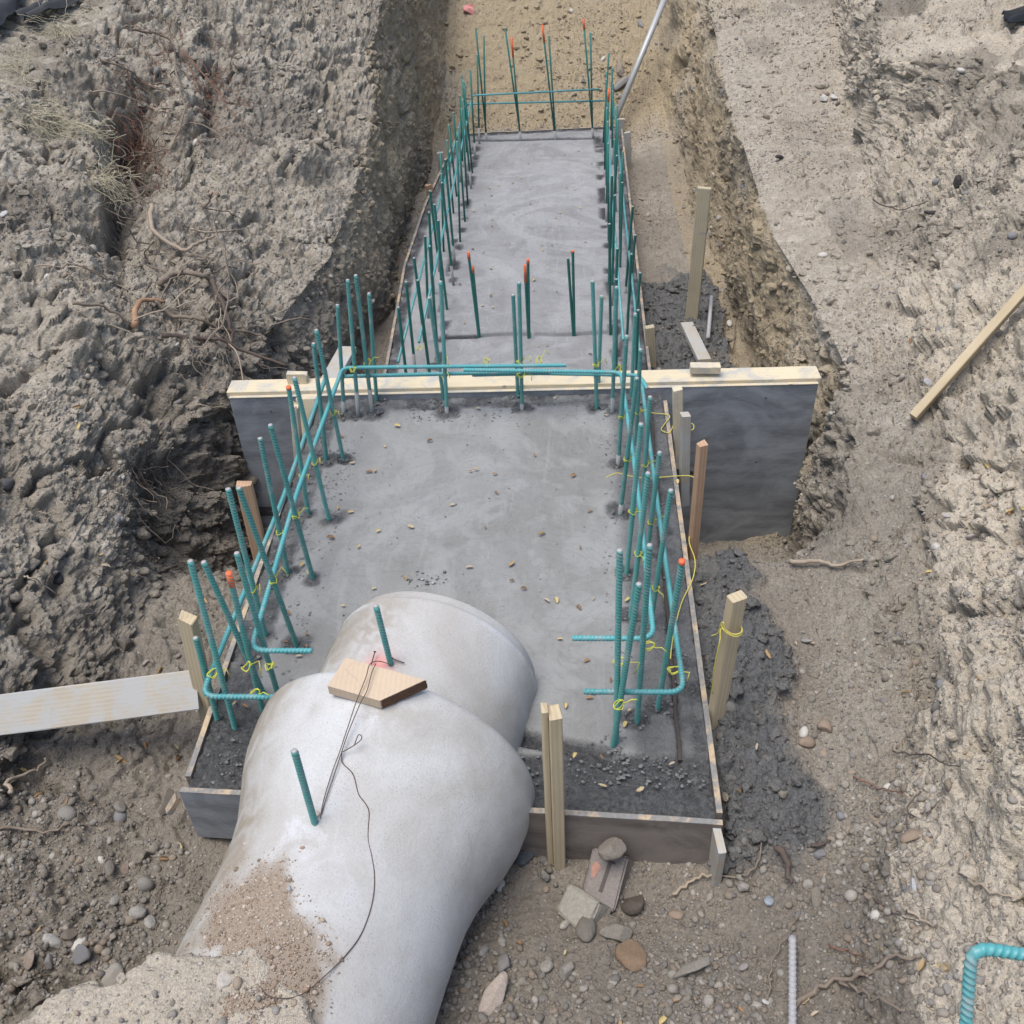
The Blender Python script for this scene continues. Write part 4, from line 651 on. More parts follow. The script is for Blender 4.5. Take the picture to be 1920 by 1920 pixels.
def scatter(name, count, rmin, rmax, w, base, label, cat, embed=.35, seed=1, tintmul=1., powr=2.2):
    V0, F0 = base; r = np.random.default_rng(seed); var = [shape(V0, 100+seed*20+k, .45 if k % 2 else 0., .22) for k in range(16)]
    w = w/w.sum(); ids = r.choice(len(P), count, p=w); kind = r.integers(0, 16, count); rad = rmin+(rmax-rmin)*r.random(count)**powr
    vs = np.stack(var)[kind]; th = r.random(count)*6.283; c, s = np.cos(th), np.sin(th)
    x_ = vs[..., 0]*c[:, None]-vs[..., 1]*s[:, None]; y_ = vs[..., 0]*s[:, None]+vs[..., 1]*c[:, None]; n = Nf[ids]; n = np.where(n[:, 2:3] < 0, -n, n)
    a = np.cross(n, r.normal(size=(count, 3))); a /= np.linalg.norm(a, axis=1, keepdims=True); b = np.cross(n, a)
    pos = P[ids]+(r.random((count, 1))-.5)*(DX[ids])+(r.random((count, 1))-.5)*(DY[ids])+n*(rad*(.5-embed))[:, None]+a*r.normal(size=(count, 1))*.004+b*r.normal(size=(count, 1))*.004
    out = pos[:, None]+rad[:, None, None]*(x_[..., None]*a[:, None]+y_[..., None]*b[:, None]+vs[..., 2:3]*n[:, None])
    Fc = (F0[None]+(np.arange(count)*len(V0))[:, None, None]).reshape(-1, 3); me = mesh_np(name, out.reshape(-1, 3), Fc)
    tc = STC[r.integers(0, len(STC), count)]*r.uniform(.8, 1.25, (count, 1))*tintmul; tc = tc*.55+.45*np.array([.28, .245, .20]); zz = zone[ids]; tc = tc*(1-.3*zz[:, 3:4]); tc = tc*(1-zz[:, 1:2]*.7)+zz[:, 1:2]*.7*np.array([.08, .085, .09]); tc = tc*(1-.35*zz[:, 0:1])+.35*zz[:, 0:1]*np.array([.3, .24, .15])
    attr(me, 'tint', np.repeat(tc, len(V0), 0)); tag(obj(name, me, M['gravel']), label, cat, kind='stuff'); return ids
DX = np.gradient(G, axis=1).reshape(-1, 3); DY = np.gradient(G, axis=0).reshape(-1, 3)
area = np.abs(np.cross(np.gradient(G, axis=1), np.gradient(G, axis=0))).sum(2).ravel(); D_ = c3[:, 2]
vis = zv&(und < .5)&(UU > -200)&(UU < 2120)&(VV > -200)&(VV < 2120)
flat = np.abs(Nf[:, 2]) > .55; cl = np.clip(.25+1.4*fbm(P, 2.2, 4, 301), .04, 1.6)
loc = np.where(flat, 1., .6)*np.where((y < 1.9)&(z < .1), 2.6, 1.)*np.where((x > 1.2)&(z > 0)&(z < .4)&flat, 1.4, 1)*(1-.75*mud)*np.where(z < -.5, 2.5, 1.)
wgt = area*vis*loc*cl/np.maximum(D_, 1.5)**.6
scatter('gravel', 80000, .0025, .009, wgt, I1, 'fine gravel scattered over the soil of the excavation', 'gravel', .35, 1)
scatter('river_pebbles', 6500, .005, .0165, area*vis*flat*np.where((y < 1.75)&(z < .15), 1., .02)*(np.clip(.35+1.5*fbm(P, 3.2, 4, 302), .05, 1.5))*(1-.8*hm.ravel()), I2, 'rounded river pebbles covering the near floor on both sides of the pipe', 'pebbles', .35, 9)
scatter('pebbles', 8000, .006, .017, wgt*cl*np.where(y < 1.9, 1.5, 1), I2, 'countless rounded pebbles lying on the trench ground', 'pebbles', .5, 2)
# crumbs of dirt on the pipe top
cr = np.random.default_rng(5); cand = []
while len(cand) < 11000:
    t = -cr.uniform(.42, 1.5, 400); an = np.radians(cr.normal(-10, 27, 400)); q = PO+PA*t[:, None]+(np.sin(an)[:, None]*PX+np.cos(an)[:, None]*PU)*.357
    m2 = fbm(q, 4.5, 5, 44)+np.interp(t, [-2.5, -1.0, -.65, -.5, -.42], [.5, .42, .25, .05, -.6])-np.abs(np.degrees(an)+12+10*(t+.5))/85; cand += list(q[m2 > cr.uniform(-.25, .1, 400)])
cand = np.array(cand[:11000]); rad = .0016+.0035*cr.random(len(cand))**3; rad[:420] = .004+.008*cr.random(420)**2; V0, F0 = I1; vs = np.stack([shape(V0, 900+k, .5, .25) for k in range(10)])[cr.integers(0, 10, len(cand))]
me = mesh_np('dirt_crumbs', (cand[:, None]+vs*rad[:, None, None]).reshape(-1, 3), (F0[None]+(np.arange(len(cand))*len(V0))[:, None, None]).reshape(-1, 3)); tc = np.array([(.30, .22, .16), (.40, .33, .26), (.22, .17, .13), (.46, .40, .34)])[cr.integers(0, 4, len(cand))]
attr(me, 'tint', np.repeat(tc, len(V0), 0)); tag(obj('dirt_crumbs', me, M['gravel']), 'brown crumbs of dirt and fine gravel lying on the pipe top', 'dirt', kind='stuff')
def rock(p, n, r, squash, seed, ang, tint, label, name='stone', group=None, cat='stone', rotz=0., amp=.2, base=None, sink=.25):
    v = shape((base or I3)[0], seed, ang, amp)*np.array(squash)*r; v = v+(fbm(v/r, 4, 3, seed)*.03*r)[:, None]*nrm([1, 1, 1])
    me = mesh_np(name, v, (base or I3)[1], smooth=True); attr(me, 'tint', np.repeat(np.array([tint]), len(v), 0)); o = obj(name, me, M['stone'])
    n = Vector(n) if n[2] >= 0 else -Vector(n); q = n.to_track_quat('Z', 'Y'); o.rotation_mode = 'QUATERNION'; from mathutils import Quaternion; o.rotation_quaternion = q@Quaternion((0, 0, 1), rotz); o.location = Vector(p)+n*(r*squash[2]*(.6-sink)); return tag(o, label, cat, group)
def rk(u, v, px, tint, label, ang=.3, sq=(1, .8, .6), seed=None, rz=0., **k):
    i = gi(u, v); p = gp(u, v); r = px/F*c3[i, 2]/2; rock(p, Nf[i], r, sq, seed or int(u*7+v) % 991, ang, tint, label, rotz=rz, **k)
rock(Yp(1147, 1592, 1.66), (0, -.3, 1), .052, (1, .95, .8), 31, .3, (.19, .17, .145), 'rounded brown grey rock against the front form board', sink=.45)
for a in [(1100, 1745, 55, (.15, .14, .12), 'round dark rock just below the pale cut block', .1, (1, .9, .8)),
  (1183, 1795, 78, (.19, .135, .09), 'rusty brown clod of hardened earth', .4, (1, .85, .7)), (1155, 1755, 85, (.19, .175, .15), 'flat grey rock between round dark rock and brown clod', .8, (1, .7, .5)), (1190, 1698, 62, (.085, .07, .06), 'dark lumpy clod beside the cut blocks', .6, (1, .8, .6)),
  (1062, 1822, 46, (.23, .215, .19), 'angular pale rock left of the brown clod', .9, (1, .9, .7)), (1026, 1815, 30, (.25, .235, .21), 'small rounded stone next to angular pale rock', 0, (1, .9, .8)), (908, 1787, 26, (.27, .26, .24), 'smooth grey egg shaped stone near the pipe', 0, (1, .9, .8)),
  (925, 1880, 110, (.36, .31, .27), 'long pale broken slab of stone at bottom centre', .9, (1, .45, .4)), (1298, 1820, 90, (.20, .185, .16), 'long flat grey stone in gravel at lower right', .8, (1, .45, .35)), (985, 1600, 56, (.09, .10, .11), 'dark mud lump under the pipe bell', .3, (1, 1.1, .9)),
  (1060, 1735, 30, (.33, .31, .27), 'pale oval pebble left of the cut blocks', 0, (1, .6, .6)), (1045, 1600, 34, (.2, .19, .17), 'rounded stone by the foot of the notched stake', .1, (1, .85, .7)), (1020, 1640, 28, (.22, .21, .19), 'small stone below foot of the notched stake', .1, (1, .9, .8)),
  (97, 1768, 38, (.34, .33, .31), 'round pale cobble at lower left', 0, (1, .85, .7)), (56, 1800, 62, (.27, .22, .185), 'flat brownish slab stone at lower left', .9, (1, .6, .3)), (130, 1755, 42, (.15, .125, .105), 'angular brown stone beside round pale cobble', .7, (1, .7, .6)), (258, 1712, 34, (.28, .27, .25), 'upright smooth cobble in the left gravel', 0, (.8, 1, .8)),
  (281, 1732, 34, (.28, .27, .25), 'smooth cobble touching the upright cobble in left gravel', 0, (1, .8, .7)), (205, 1630, 32, (.17, .155, .135), 'dark brown stone in the cluster at left', .2, (1, .85, .7)), (238, 1627, 32, (.19, .15, .125), 'angular reddish stone in the cluster at left', .8, (1, .85, .7)), (266, 1650, 28, (.2, .18, .15), 'olive grey stone in the cluster at left', .2, (1, .8, .7)),
  (215, 1690, 26, (.24, .23, .21), 'oval grey stone under the cluster at left', .0, (1, .7, .7)), (225, 1515, 28, (.19, .175, .155), 'stone lying alone in front of the left form board', .3, (1, .9, .7)), (312, 1505, 46, (.15, .13, .11), 'broad dark stone beside the splintered offcut', .4, (1, .8, .6)),
  (1160, 128, 48, (.28, .24, .2), 'broad pale rock at the foot of far right bank', .7, (1, .7, .5)), (1166, 158, 40, (.24, .235, .23), 'grey rock just below broad pale rock at trench end', .7, (1, .7, .5)), (1200, 45, 20, (.27, .27, .27), 'far grey rock behind the leaning pole', .5, (1, .8, .6)),
  (1545, 185, 24, (.45, .44, .42), 'left one of two white stones on the bench', .5, (1, .7, .5)), (1564, 183, 20, (.47, .46, .44), 'right one of two white stones on the bench', .5, (.8, 1, .6)), (1460, 296, 30, (.06, .05, .055), 'black lump among pebbles on the bench', .5, (1, .6, .4)), (1800, 340, 36, (.05, .045, .042), 'black hollow lump in the upper right bank', .7, (1, .9, .6)),  # black lump in the upper right bank is added as a hollow's shade
  (1745, 400, 24, (.06, .055, .055), 'small black lump at base of upper right bank', .6, (1, .7, .5)), (1738, 717, 20, (.40, .41, .43), 'bluish white stone beside foot of leaning timber', .2, (1, .8, .6)), (1693, 708, 22, (.36, .33, .3), 'oval stone left of the bluish white stone', 0, (.7, 1, .6)), (1738, 892, 22, (.24, .25, .28), 'blue grey stone alone on the right slope', .2, (1, .8, .6)),
  (1712, 944, 16, (.36, .33, .3), 'small round stone on the sandy right slope', 0, (1, .9, .7)), (1774, 967, 20, (.38, .36, .33), 'pale stone farther right on the sandy slope', 0, (1, .7, .5)), (1820, 1010, 26, (.33, .3, .28), 'rounded stone in the right bank edge', 0, (1, .8, .6)), (1512, 1203, 22, (.26, .25, .24), 'flat oval stone on near ground right of footing', 0, (1, .7, .5)),
  (1742, 560, 0, (0, 0, 0), '', 0, (1, 1, 1)), (1758, 1345, 24, (.28, .25, .22), 'large embedded cobble in the lower right bank', 0, (1, .9, .8)), (1742, 1514, 24, (.3, .28, .26), 'grey cobble embedded halfway down the right bank', 0, (1, .8, .7)), (1715, 1660, 30, (.36, .37, .38), 'bluish white angular stone in the lower right bank', .6, (1, .9, .6)),
  (1465, 1485, 28, (.2, .18, .155), 'brown round stone in leaf litter by dark mud', .1, (1, .9, .7)), (1362, 1495, 22, (.28, .24, .19), 'tan stone against the right form board', .4, (1, .7, .6)), (1390, 1665, 36, (.27, .25, .23), 'angular grey stone beyond the corner cleat', .9, (1, .85, .7)), (1442, 1692, 22, (.26, .29, .33), 'bluish pebble below the corner cleat', 0, (1, 1, .8)),
  (1530, 1680, 44, (.2, .18, .15), 'rounded earthen stone under yellow leaves at right', .2, (1, .6, .6)), (1395, 1815, 22, (.25, .23, .22), 'smooth round stone beside the grey rod', 0, (1, .9, .8)), (1415, 1885, 28, (.3, .28, .25), 'angular pale stone by the grey rod', .8, (1, .8, .6)), (1435, 1880, 18, (.42, .41, .4), 'white oval pebble by the grey rod', 0, (.6, 1, .6)),
  (230, 1210, 46, (.15, .135, .115), 'earth covered rock at foot of left bank', .4, (1, .9, .7)), (275, 1243, 26, (.3, .27, .24), 'flat pale stone on the floor above the plank', .3, (1, .6, .4)), (112, 1085, 34, (.035, .035, .04), 'shiny black lump stuck in the left bank', .8, (.8, 1, .5)), (10, 905, 40, (.13, .13, .13), 'dark grey stone jutting from left bank', .4, (1, .8, .7)), (188, 312, 16, (.42, .42, .4), 'white pebble in the upper left bank', 0, (1, .7, .6)), (8, 402, 18, (.45, .45, .44), 'white pebble at the left edge of bank', 0, (1, .8, .6))]:
    if a[2]: rk(*a[:5], ang=a[5], sq=a[6], rz=random.uniform(0, 3), cat='stone')
for u, v, r_, tint, lab in ((595, 1528, .010, (.44, .4, .36), 'cream pebble at the foot of short teal rebar on pipe'), (543, 1667, .009, (.32, .33, .34), 'blue grey pebble in the dirt on pipe'), (424, 1838, .022, (.42, .39, .35), 'largest pale stone on the dirt covering the pipe'), (616, 1777, .006, (.45, .42, .38), 'tiny pale pebble touching the loose wire on pipe')):
    q = pipe_pt(u, v); rock(q, pipe_n(q), r_, (1, .9, .7), int(u), .3, tint, lab, sink=0.)
# cut concrete blocks near the front form
def cut_block(u, v, size, rot, tint, label, slot=False):
    i = gi(u, v); p = gp(u, v); w, d_, h = size; V = []
    for sx, sy, sz in ((-1, -1, 0), (1, -1, 0), (1, 1, 0), (-1, 1, 0), (-.75, -.8, 1), (.9, -1, 1), (.7, .95, 1), (-1, .8, 1)): V.append((sx*w/2, sy*d_/2, sz*h))
    import bmesh
    bm = bmesh.new(); vs = [bm.verts.new(q) for q in V]
    for f in ((3, 2, 1, 0), (4, 5, 6, 7), (0, 1, 5, 4), (1, 2, 6, 5), (2, 3, 7, 6), (3, 0, 4, 7)): bm.faces.new([vs[k] for k in f])
    bmesh.ops.bevel(bm, geom=list(bm.edges), offset=.006, segments=2, affect='EDGES'); bmesh.ops.subdivide_edges(bm, edges=list(bm.edges), cuts=3, use_grid_fill=True)
    for q in bm.verts: q.co += Vector((random.uniform(-1, 1), random.uniform(-1, 1), random.uniform(-1, 1)))*.0016
    me = bpy.data.meshes.new('concrete_chunk'); bm.to_mesh(me); bm.free(); attr(me, 'tint', np.repeat(np.array([tint]), len(me.vertices), 0)); o = obj('concrete_chunk', me, M['stone']); o.location = Vector(p)+Vector((0, 0, -.02)); o.rotation_euler = rot; tag(o, label, 'chunk')
    if slot:
        mb = MB(); bx(mb, -.006, .006, -.045, .045, h-.004, h+.0012); bx(mb, -.016, .016, .045, .053, h-.004, h+.0012); mb.build('slot', M['strip'], o)
        mb = MB(); mb.add([(-.036+.012*math.cos(a_)*(1+.3*math.sin(3*a_)), .01+.026*math.sin(a_), h+.0012) for a_ in np.linspace(0, 6.28, 15)[:-1]]+[(-.036, .01, h+.0016)], [(i_, (i_+1) % 14, 14) for i_ in range(14)]); mb.build('reddish_mark', plain('faded_red', (.36, .20, .155), .9, .4, 60), o)
cut_block(1137, 1640, (.13, .17, .075), (.5, .1, -.35), (.22, .195, .18), 'upright broken paving block with slot and faded red mark', True)
cut_block(1098, 1705, (.14, .11, .07), (.45, -.1, -.7), (.27, .255, .22), 'pale angular broken block leaning on the paving block')
# further loose stones, each on its own
pool = np.where((wgt > 0)&(VV > 20)&(VV < 1900)&(UU > 10)&(UU < 1910))[0]; ww = wgt[pool]*np.where(y[pool] < 2.2, 2.5, 1.); ww /= ww.sum(); rr = np.random.default_rng(77); ms = []
for k in range(8): ms.append(shape(I2[0] if k % 2 else ico(3)[0], 600+k, .3*(k % 3), .2))
SREG = lambda p: 'on the gravelly floor beside the pipe' if p[1] < 1.9 and p[2] < .15 else ('on the right bench or bank' if p[0] > .9 and p[2] > -.1 else ('in the left bank' if p[0] < -1.5 and p[2] > -.1 else ('on the lower trench floor' if p[2] < -.4 else 'on the soil beside near footing')))
meshes = []
for k in range(24):
    b_ = ico(3) if k % 2 else I2; v = shape(b_[0], 600+k, .3*(k % 3), .2); me = mesh_np('stone', v, b_[1]); attr(me, 'tint', np.repeat(STC[k % 9][None]*rr.uniform(.85, 1.1), len(v), 0)); me.materials.append(M['stone']); meshes.append(me)
for i in rr.choice(pool, 236, p=ww, replace=False):
    if 1450 < UU[i] < 1520 and VV[i] > 1730: continue
    o = bpy.data.objects.new('stone', meshes[rr.integers(0, 24)]); COL.objects.link(o); r_ = .012+.024*rr.random()**1.6 if y[i] < 3 else rr.uniform(.016, .034); n = Vector(Nf[i]); n = n if n.z > 0 else -n
    o.rotation_mode = 'QUATERNION'; from mathutils import Quaternion; o.rotation_quaternion = n.to_track_quat('Z', 'Y')@Quaternion((0, 0, 1), rr.uniform(0, 6)); o.scale = (r_,)*3; o.location = Vector(P[i])+n*r_*.15; g_ = SREG(P[i]); tag(o, 'small loose rounded stone '+g_, 'stone', 'small stones '+g_)
# ------------------------------------------------------------------ clods of wet mud by the forms
mp_ = np.where((mud > .5)&vis&(und < .1)&flat)[0]; wm = area[mp_]; wm /= wm.sum(); V0, F0 = ico(3); cnt = 900; ids = rr.choice(mp_, cnt, p=wm); vs = np.stack([shape(V0, 800+k, .2, .9)*(1+.5*fbm(shape(V0, 800+k, 0, .9), 2.6, 3, k))[:, None] for k in range(12)])[rr.integers(0, 12, cnt)]; rad = .006+.026*rr.random(cnt)**2.2
me = mesh_np('mud_clods', (P[ids][:, None]+vs*rad[:, None, None]).reshape(-1, 3), (F0[None]+(np.arange(cnt)*len(V0))[:, None, None]).reshape(-1, 3)); attr(me, 'zone', np.repeat(np.array([[0, .85, 0, .5]]), len(me.vertices), 0)); me.materials.append(M['soil']); tag(obj('mud_clods', me), 'dark wet clods of mud spilled beside the form boards', 'mud', kind='stuff')
# clods of dry clay on the banks
bp = np.where(vis&((steep > .3)|(bank > .5)|(z < -.5)|(y > 9.8))&(und < .1)&(mud < .3))[0]; wm = area[bp]*np.clip(fbm(P[bp], 3, 3, 88)+.2, 0, 1)*np.where(x[bp] < -1.3, 1.2, .8); wm /= wm.sum(); cnt = 9000; ids = rr.choice(bp, cnt, p=wm); vs = np.stack([shape(V0, 830+k, .5, .4) for k in range(16)])[rr.integers(0, 16, cnt)]; rad = .005+.034*rr.random(cnt)**3.2
me = mesh_np('clay_clods', (P[ids][:, None]+vs*rad[:, None, None]).reshape(-1, 3), (F0[None]+(np.arange(cnt)*len(V0))[:, None, None]).reshape(-1, 3)); attr(me, 'zone', np.repeat(zone[ids], len(V0), 0)); me.materials.append(M['soil']); tag(obj('clay_clods', me), 'crumbly clay clods clinging to the cut banks', 'clods', kind='stuff')
# ------------------------------------------------------------------ roots and twigs
def root(pts, r, mat, label, lift=.02, name='root', taper=.5, sub=None, cat='root', group=None, wig=.004):
    q = [gp(u, v, lift) for u, v in pts]
    for k in range(1, len(q)):                  # keep neighbouring points together in depth
        a, b = q[k-1], q[k]
        if np.linalg.norm(b-a) > .45: d = ray(*pts[k]); q[k] = CAM+d*(np.dot(a-CAM, MW@np.array([0, 0, 1.]))/F)
    q = smooth_path(q, 5); q = [p+wig*RNG.normal(size=3)*(0 < i < len(q)-1) for i, p in enumerate(q)]; o0 = Vector(q[0]); o = tube(name, [Vector(p)-o0 for p in q], r, mat, None, 7, rfun=lambda t: 1-taper*t); o.location = o0; tag(o, label, cat, group); return o
RT = [([(255, 350), (265, 385), (285, 430), (295, 480), (312, 525)], .024, 'rootp', 'thick pale root running straight down the left bank'),
 ([(232, 605), (262, 582), (302, 560)], .019, 'rootsnap', 'thick snapped root with orange torn wood'),
 ([(300, 545), (340, 528), (380, 530), (415, 545), (430, 560)], .018, 'root', 'thick curving grey root beside the snapped root'),
 ([(290, 395), (300, 440), (330, 468), (370, 470), (405, 458)], .015, 'rootp', 'curved root hooking right in the middle of left bank'),
 ([(395, 540), (415, 580), (425, 620), (435, 655)], .015, 'rootd', 'dark root hanging down from curving grey root'),
 ([(145, 582), (190, 590), (230, 602), (265, 608)], .009, 'root', 'straight root left of the snapped root'), ([(295, 580), (340, 598), (380, 600), (420, 625), (465, 632), (490, 636)], .012, 'root', 'long knobbly root trailing right across left bank'),
 ([(300, 637), (370, 633), (415, 650), (450, 668), (540, 686)], .013, 'rootd', 'dark wavy root ending above left bulkhead'), ([(145, 590), (200, 612), (270, 635), (340, 650), (380, 670)], .004, 'rootp', 'thin pale root crossing below the snapped root'),
 ([(192, 122), (235, 135), (270, 155), (320, 172)], .007, 'root', 'arched root highest in the root hollow'), ([(168, 175), (220, 180), (280, 202), (320, 212), (352, 210)], .006, 'rootp', 'nearly level root under the arched root'), ([(335, 120), (345, 170), (350, 215), (335, 265), (318, 290), (250, 292)], .007, 'root', 'long bent root curling left at the root hollow'),
 ([(305, 248), (330, 250), (348, 232)], .006, 'rootp', 'short upturned root tip in the root hollow'), ([(240, 62), (290, 68), (325, 95), (330, 130), (310, 145)], .008, 'rootd', 'looped dark root near the top of left bank'), ([(225, 50), (260, 52), (290, 75)], .004, 'rootp', 'thin bent twig above looped dark root'),
 ([(345, 95), (385, 150), (430, 210), (470, 245)], .006, 'rootr', 'long reddish root sloping right below the top of left bank'), ([(340, 60), (350, 110), (365, 150), (380, 210)], .005, 'rootr', 'reddish root hanging straight near the top of left bank'), ([(380, 395), (420, 400), (450, 415), (470, 435)], .004, 'rootd', 'thin arched root on the grey clay'), 
 ([(355, 432), (395, 436), (450, 424)], .007, 'rootp', 'forked pale root on the grey clay'), ([(400, 515), (425, 502), (465, 512), (490, 528)], .005, 'root', 'small arched root right of curving grey root'), ([(70, 503), (130, 500), (175, 508), (215, 530), (255, 555)], .004, 'rootp', 'thin pale root arching over pebbly left bank'), 
 ([(108, 645), (150, 640)], .004, 'root', 'short stub low on the pebbly left bank'), ([(20, 762), (60, 764)], .005, 'rootp', 'short pale stick in left bank near photo edge'), ([(40, 1078), (65, 1090), (105, 1122)], .0035, 'rootp', 'thin pale root curving above the black lump'), ([(75, 962), (120, 964)], .003, 'rootp', 'tiny straight root left of the dark hollow'),
 ([(0, 1478), (30, 1465), (60, 1450), (88, 1430)], .008, 'rootp', 'gnarled grey stick at the left edge below the plank'), ([(0, 1558), (50, 1560), (100, 1556), (132, 1550)], .006, 'root', 'dark curved stick lying at lower left'), 
 ([(1500, 1890), (1560, 1850), (1620, 1830), (1680, 1795), (1735, 1805)], .008, 'root', 'longest grey branch at the lower right bank'), ([(1570, 1845), (1620, 1850), (1650, 1875), (1700, 1905)], .006, 'root', 'branch crossing under the longest grey branch'), ([(1700, 1712), (1740, 1728), (1780, 1748)], .005, 'rootp', 'pale bare twig on lower right bank'),
 ([(1820, 1657), (1860, 1672), (1910, 1695)], .005, 'rootp', 'pale twig near the right edge above the bent bar'), ([(1480, 1058), (1530, 1064), (1575, 1060), (1625, 1048)], .010, 'rootp', 'thick reddish stick lying beyond the mud right of footing'), ([(1600, 1460), (1650, 1480), (1708, 1500)], .003, 'rootr', 'reddish rootlet at foot of right bank'),
 ([(1675, 1412), (1740, 1420), (1790, 1432), (1840, 1445)], .003, 'rootd', 'thin dark rootlet crossing the right bank'), ([(1708, 1555), (1712, 1520), (1735, 1490)], .003, 'rootd', 'forked dark rootlet in the right bank'), ([(1620, 1675), (1680, 1710), (1730, 1735)], .003, 'rootd', 'long thin rootlet low on the right bank'),
 ([(1555, 1775), (1600, 1790), (1632, 1803)], .003, 'rootr', 'reddish rootlet above the longest branch'), ([(1262, 1680), (1290, 1660), (1330, 1645), (1375, 1640)], .006, 'rootp', 'gnarled root stub by the corner cleat'), ([(1390, 1640), (1415, 1615), (1420, 1560)], .004, 'root', 'upright rootlet beyond the corner cleat'), 
 ([(1440, 1880), (1445, 1810), (1480, 1755), (1500, 1700)], .003, 'root', 'long thin rootlet beside the grey rod'), ([(1462, 1590), (1475, 1620), (1480, 1660)], .012, 'rootd', 'muddy dark stick stuck in mud right of the corner'), ([(1525, 1582), (1558, 1583)], .006, 'rootd', 'short dark peg lying under a brown leaf'),
 ([(1435, 622), (1465, 602), (1515, 606)], .004, 'rootp', 'pale curved root sticking out of bench wall'), ([(1508, 585), (1540, 598), (1575, 615)], .003, 'root', 'fine root on the bench edge'), ([(1640, 375), (1690, 392), (1745, 378)], .005, 'rootd', 'dark curved twig on the bench below black lump'), ([(1462, 938), (1490, 927), (1530, 927), (1570, 940)], .004, 'rootp', 'pale root reaching over the bulkhead gap'),
 ([(1370, 660), (1385, 600), (1400, 550), (1412, 520)], .003, 'rootd', 'thin dark root hanging down the trench wall'), ([(1845, 218), (1865, 224), (1885, 218)], .003, 'rootp', 'thin pale straw in the upper right bank'), ([(1818, 420), (1845, 422), (1868, 417)], .003, 'rootp', 'thin pale straw beside the black lumps'),
 ([(565, 0), (572, 20), (575, 40)], .004, 'rootp', 'pale twig hanging at the top of the photo'), ([(245, 1880), (300, 1892), (380, 1900)], .002, 'rootd', 'hair thin dark twig on the near heap') ]
for pts, r, mt, lab in RT: root(pts, r, M[mt], lab, lift=r*.8+(.035 if pts[0][0] < 600 and r > .006 else .012))
# masses of hair roots and dry grass
def hairs(name, region, n, mat, label, L=(.08, .3), r=.0011, down=1., col=None, cat='roots', seed=1):
    rg = np.random.default_rng(seed); mb_v = []; mb_f = []; nv = 0
    for k in range(n):
        u0, v0, su, sv = region[rg.integers(0, len(region))]; p = gp(rg.normal(u0, su), rg.normal(v0, sv), .01); d = nrm(np.array([rg.normal()*.8+.3, rg.normal()*.6-.3, -down*abs(rg.normal())+.3*(1-down)])); q = [p]; l = rg.uniform(*L)/7
        for s in range(7): d = nrm(d+rg.normal(size=3)*.35+np.array([0, 0, -.12*down])); q.append(q[-1]+d*l)
        V, Fq = tube_mesh(q, r, 3, caps=False); mb_v.append(V); mb_f.append(Fq+nv); nv += len(V)
    me = mesh_np(name, np.concatenate(mb_v), np.concatenate(mb_f)); 
    if col is not None: attr(me, 'tint', np.tile(col, (nv, 1)))
    return tag(obj(name, me, mat), label, cat, kind='stuff')
hairs('hair_roots', [(245, 235, 28, 50), (260, 290, 20, 35), (400, 170, 25, 45), (290, 90, 40, 40)], 420, M['rootr'], 'mat of fine reddish hair roots hanging in the left bank', seed=2, r=.0021, L=(.12, .42))
hairs('hair_roots', [(235, 330, 25, 30), (220, 380, 18, 40), (300, 250, 60, 90), (330, 430, 50, 60), (400, 620, 50, 30), (280, 900, 25, 30)], 420, M['root'], 'fine grey rootlets tangled over the left bank', seed=3, r=.0022, L=(.1, .4))
hairs('dry_grass', [(20, 130, 22, 22), (80, 215, 30, 14), (120, 245, 30, 14), (110, 50, 22, 12), (190, 335, 14, 14)], 650, M['grass'], 'dry straw coloured grass drooping over the left bank', (.1, .3), .0015, .6, np.array([(.52, .475, .34)]), 'grass', 4)
hairs('fine_rootlets', [(1700, 1500, 90, 120), (1850, 1450, 60, 150), (1600, 1850, 80, 50), (1450, 1800, 60, 60)], 110, M['root'], 'sparse fine rootlets on the lower right ground', (.05, .18), .0009, .5, None, 'roots', 6)
hairs('root_tangle', [(270, 300, 50, 110), (330, 480, 60, 60), (380, 590, 80, 40), (230, 480, 60, 80)], 46, M['root'], 'tangle of bare medium roots hanging over the left bank', seed=12, r=.0048, L=(.25, .7), down=.5)
hairs('root_tangle', [(300, 200, 60, 100), (420, 560, 60, 50)], 22, M['rootp'], 'few pale crooked roots in the tangle on left bank', seed=13, r=.004, L=(.2, .6), down=.4)
# black fabric over the top left corner
def cloth(name, quad, n, mat, label, seed, lift=.04):
    a, b, c, d_ = [np.array(gp(*q, lift)) for q in quad]; u, v = np.meshgrid(np.linspace(0, 1, n), np.linspace(0, 1, n)); u, v = u.ravel()[:, None], v.ravel()[:, None]
    p = a*(1-u)*(1-v)+b*u*(1-v)+c*u*v+d_*(1-u)*v; p[:, 2] += .03*fbm(p*[1, 1, 0], 7, 3, seed)+.03*np.sin(v[:, 0]*9+u[:, 0]*2)+.03; low = p.copy(); low[:, 2] -= .004
    ids = np.arange(n*n).reshape(n, n); q = np.stack([ids[:-1, :-1], ids[:-1, 1:], ids[1:, 1:], ids[1:, :-1]], -1).reshape(-1, 4)
    return tag(obj(name, mesh_np(name, np.concatenate([p, low]), np.concatenate([q, q[:, ::-1]+n*n])), mat), label, 'fabric')
cloth('ground_fabric', [(-60, -60), (62, -30), (28, 32), (-60, 110)], 30, M['fabric'], 'black filter fabric hanging over the top left corner', 4)
cloth('ground_fabric', [(28, 42), (140, -8), (165, -2), (60, 50)], 24, M['fabric'], 'dark fabric tail trailing right at the top left', 5, .02)
cloth('plastic_scrap', [(1878, 42), (1960, 22), (1960, 38), (1884, 55)], 14, M['black'], 'black plastic scrap sticking out at the top right edge', 6, .02)
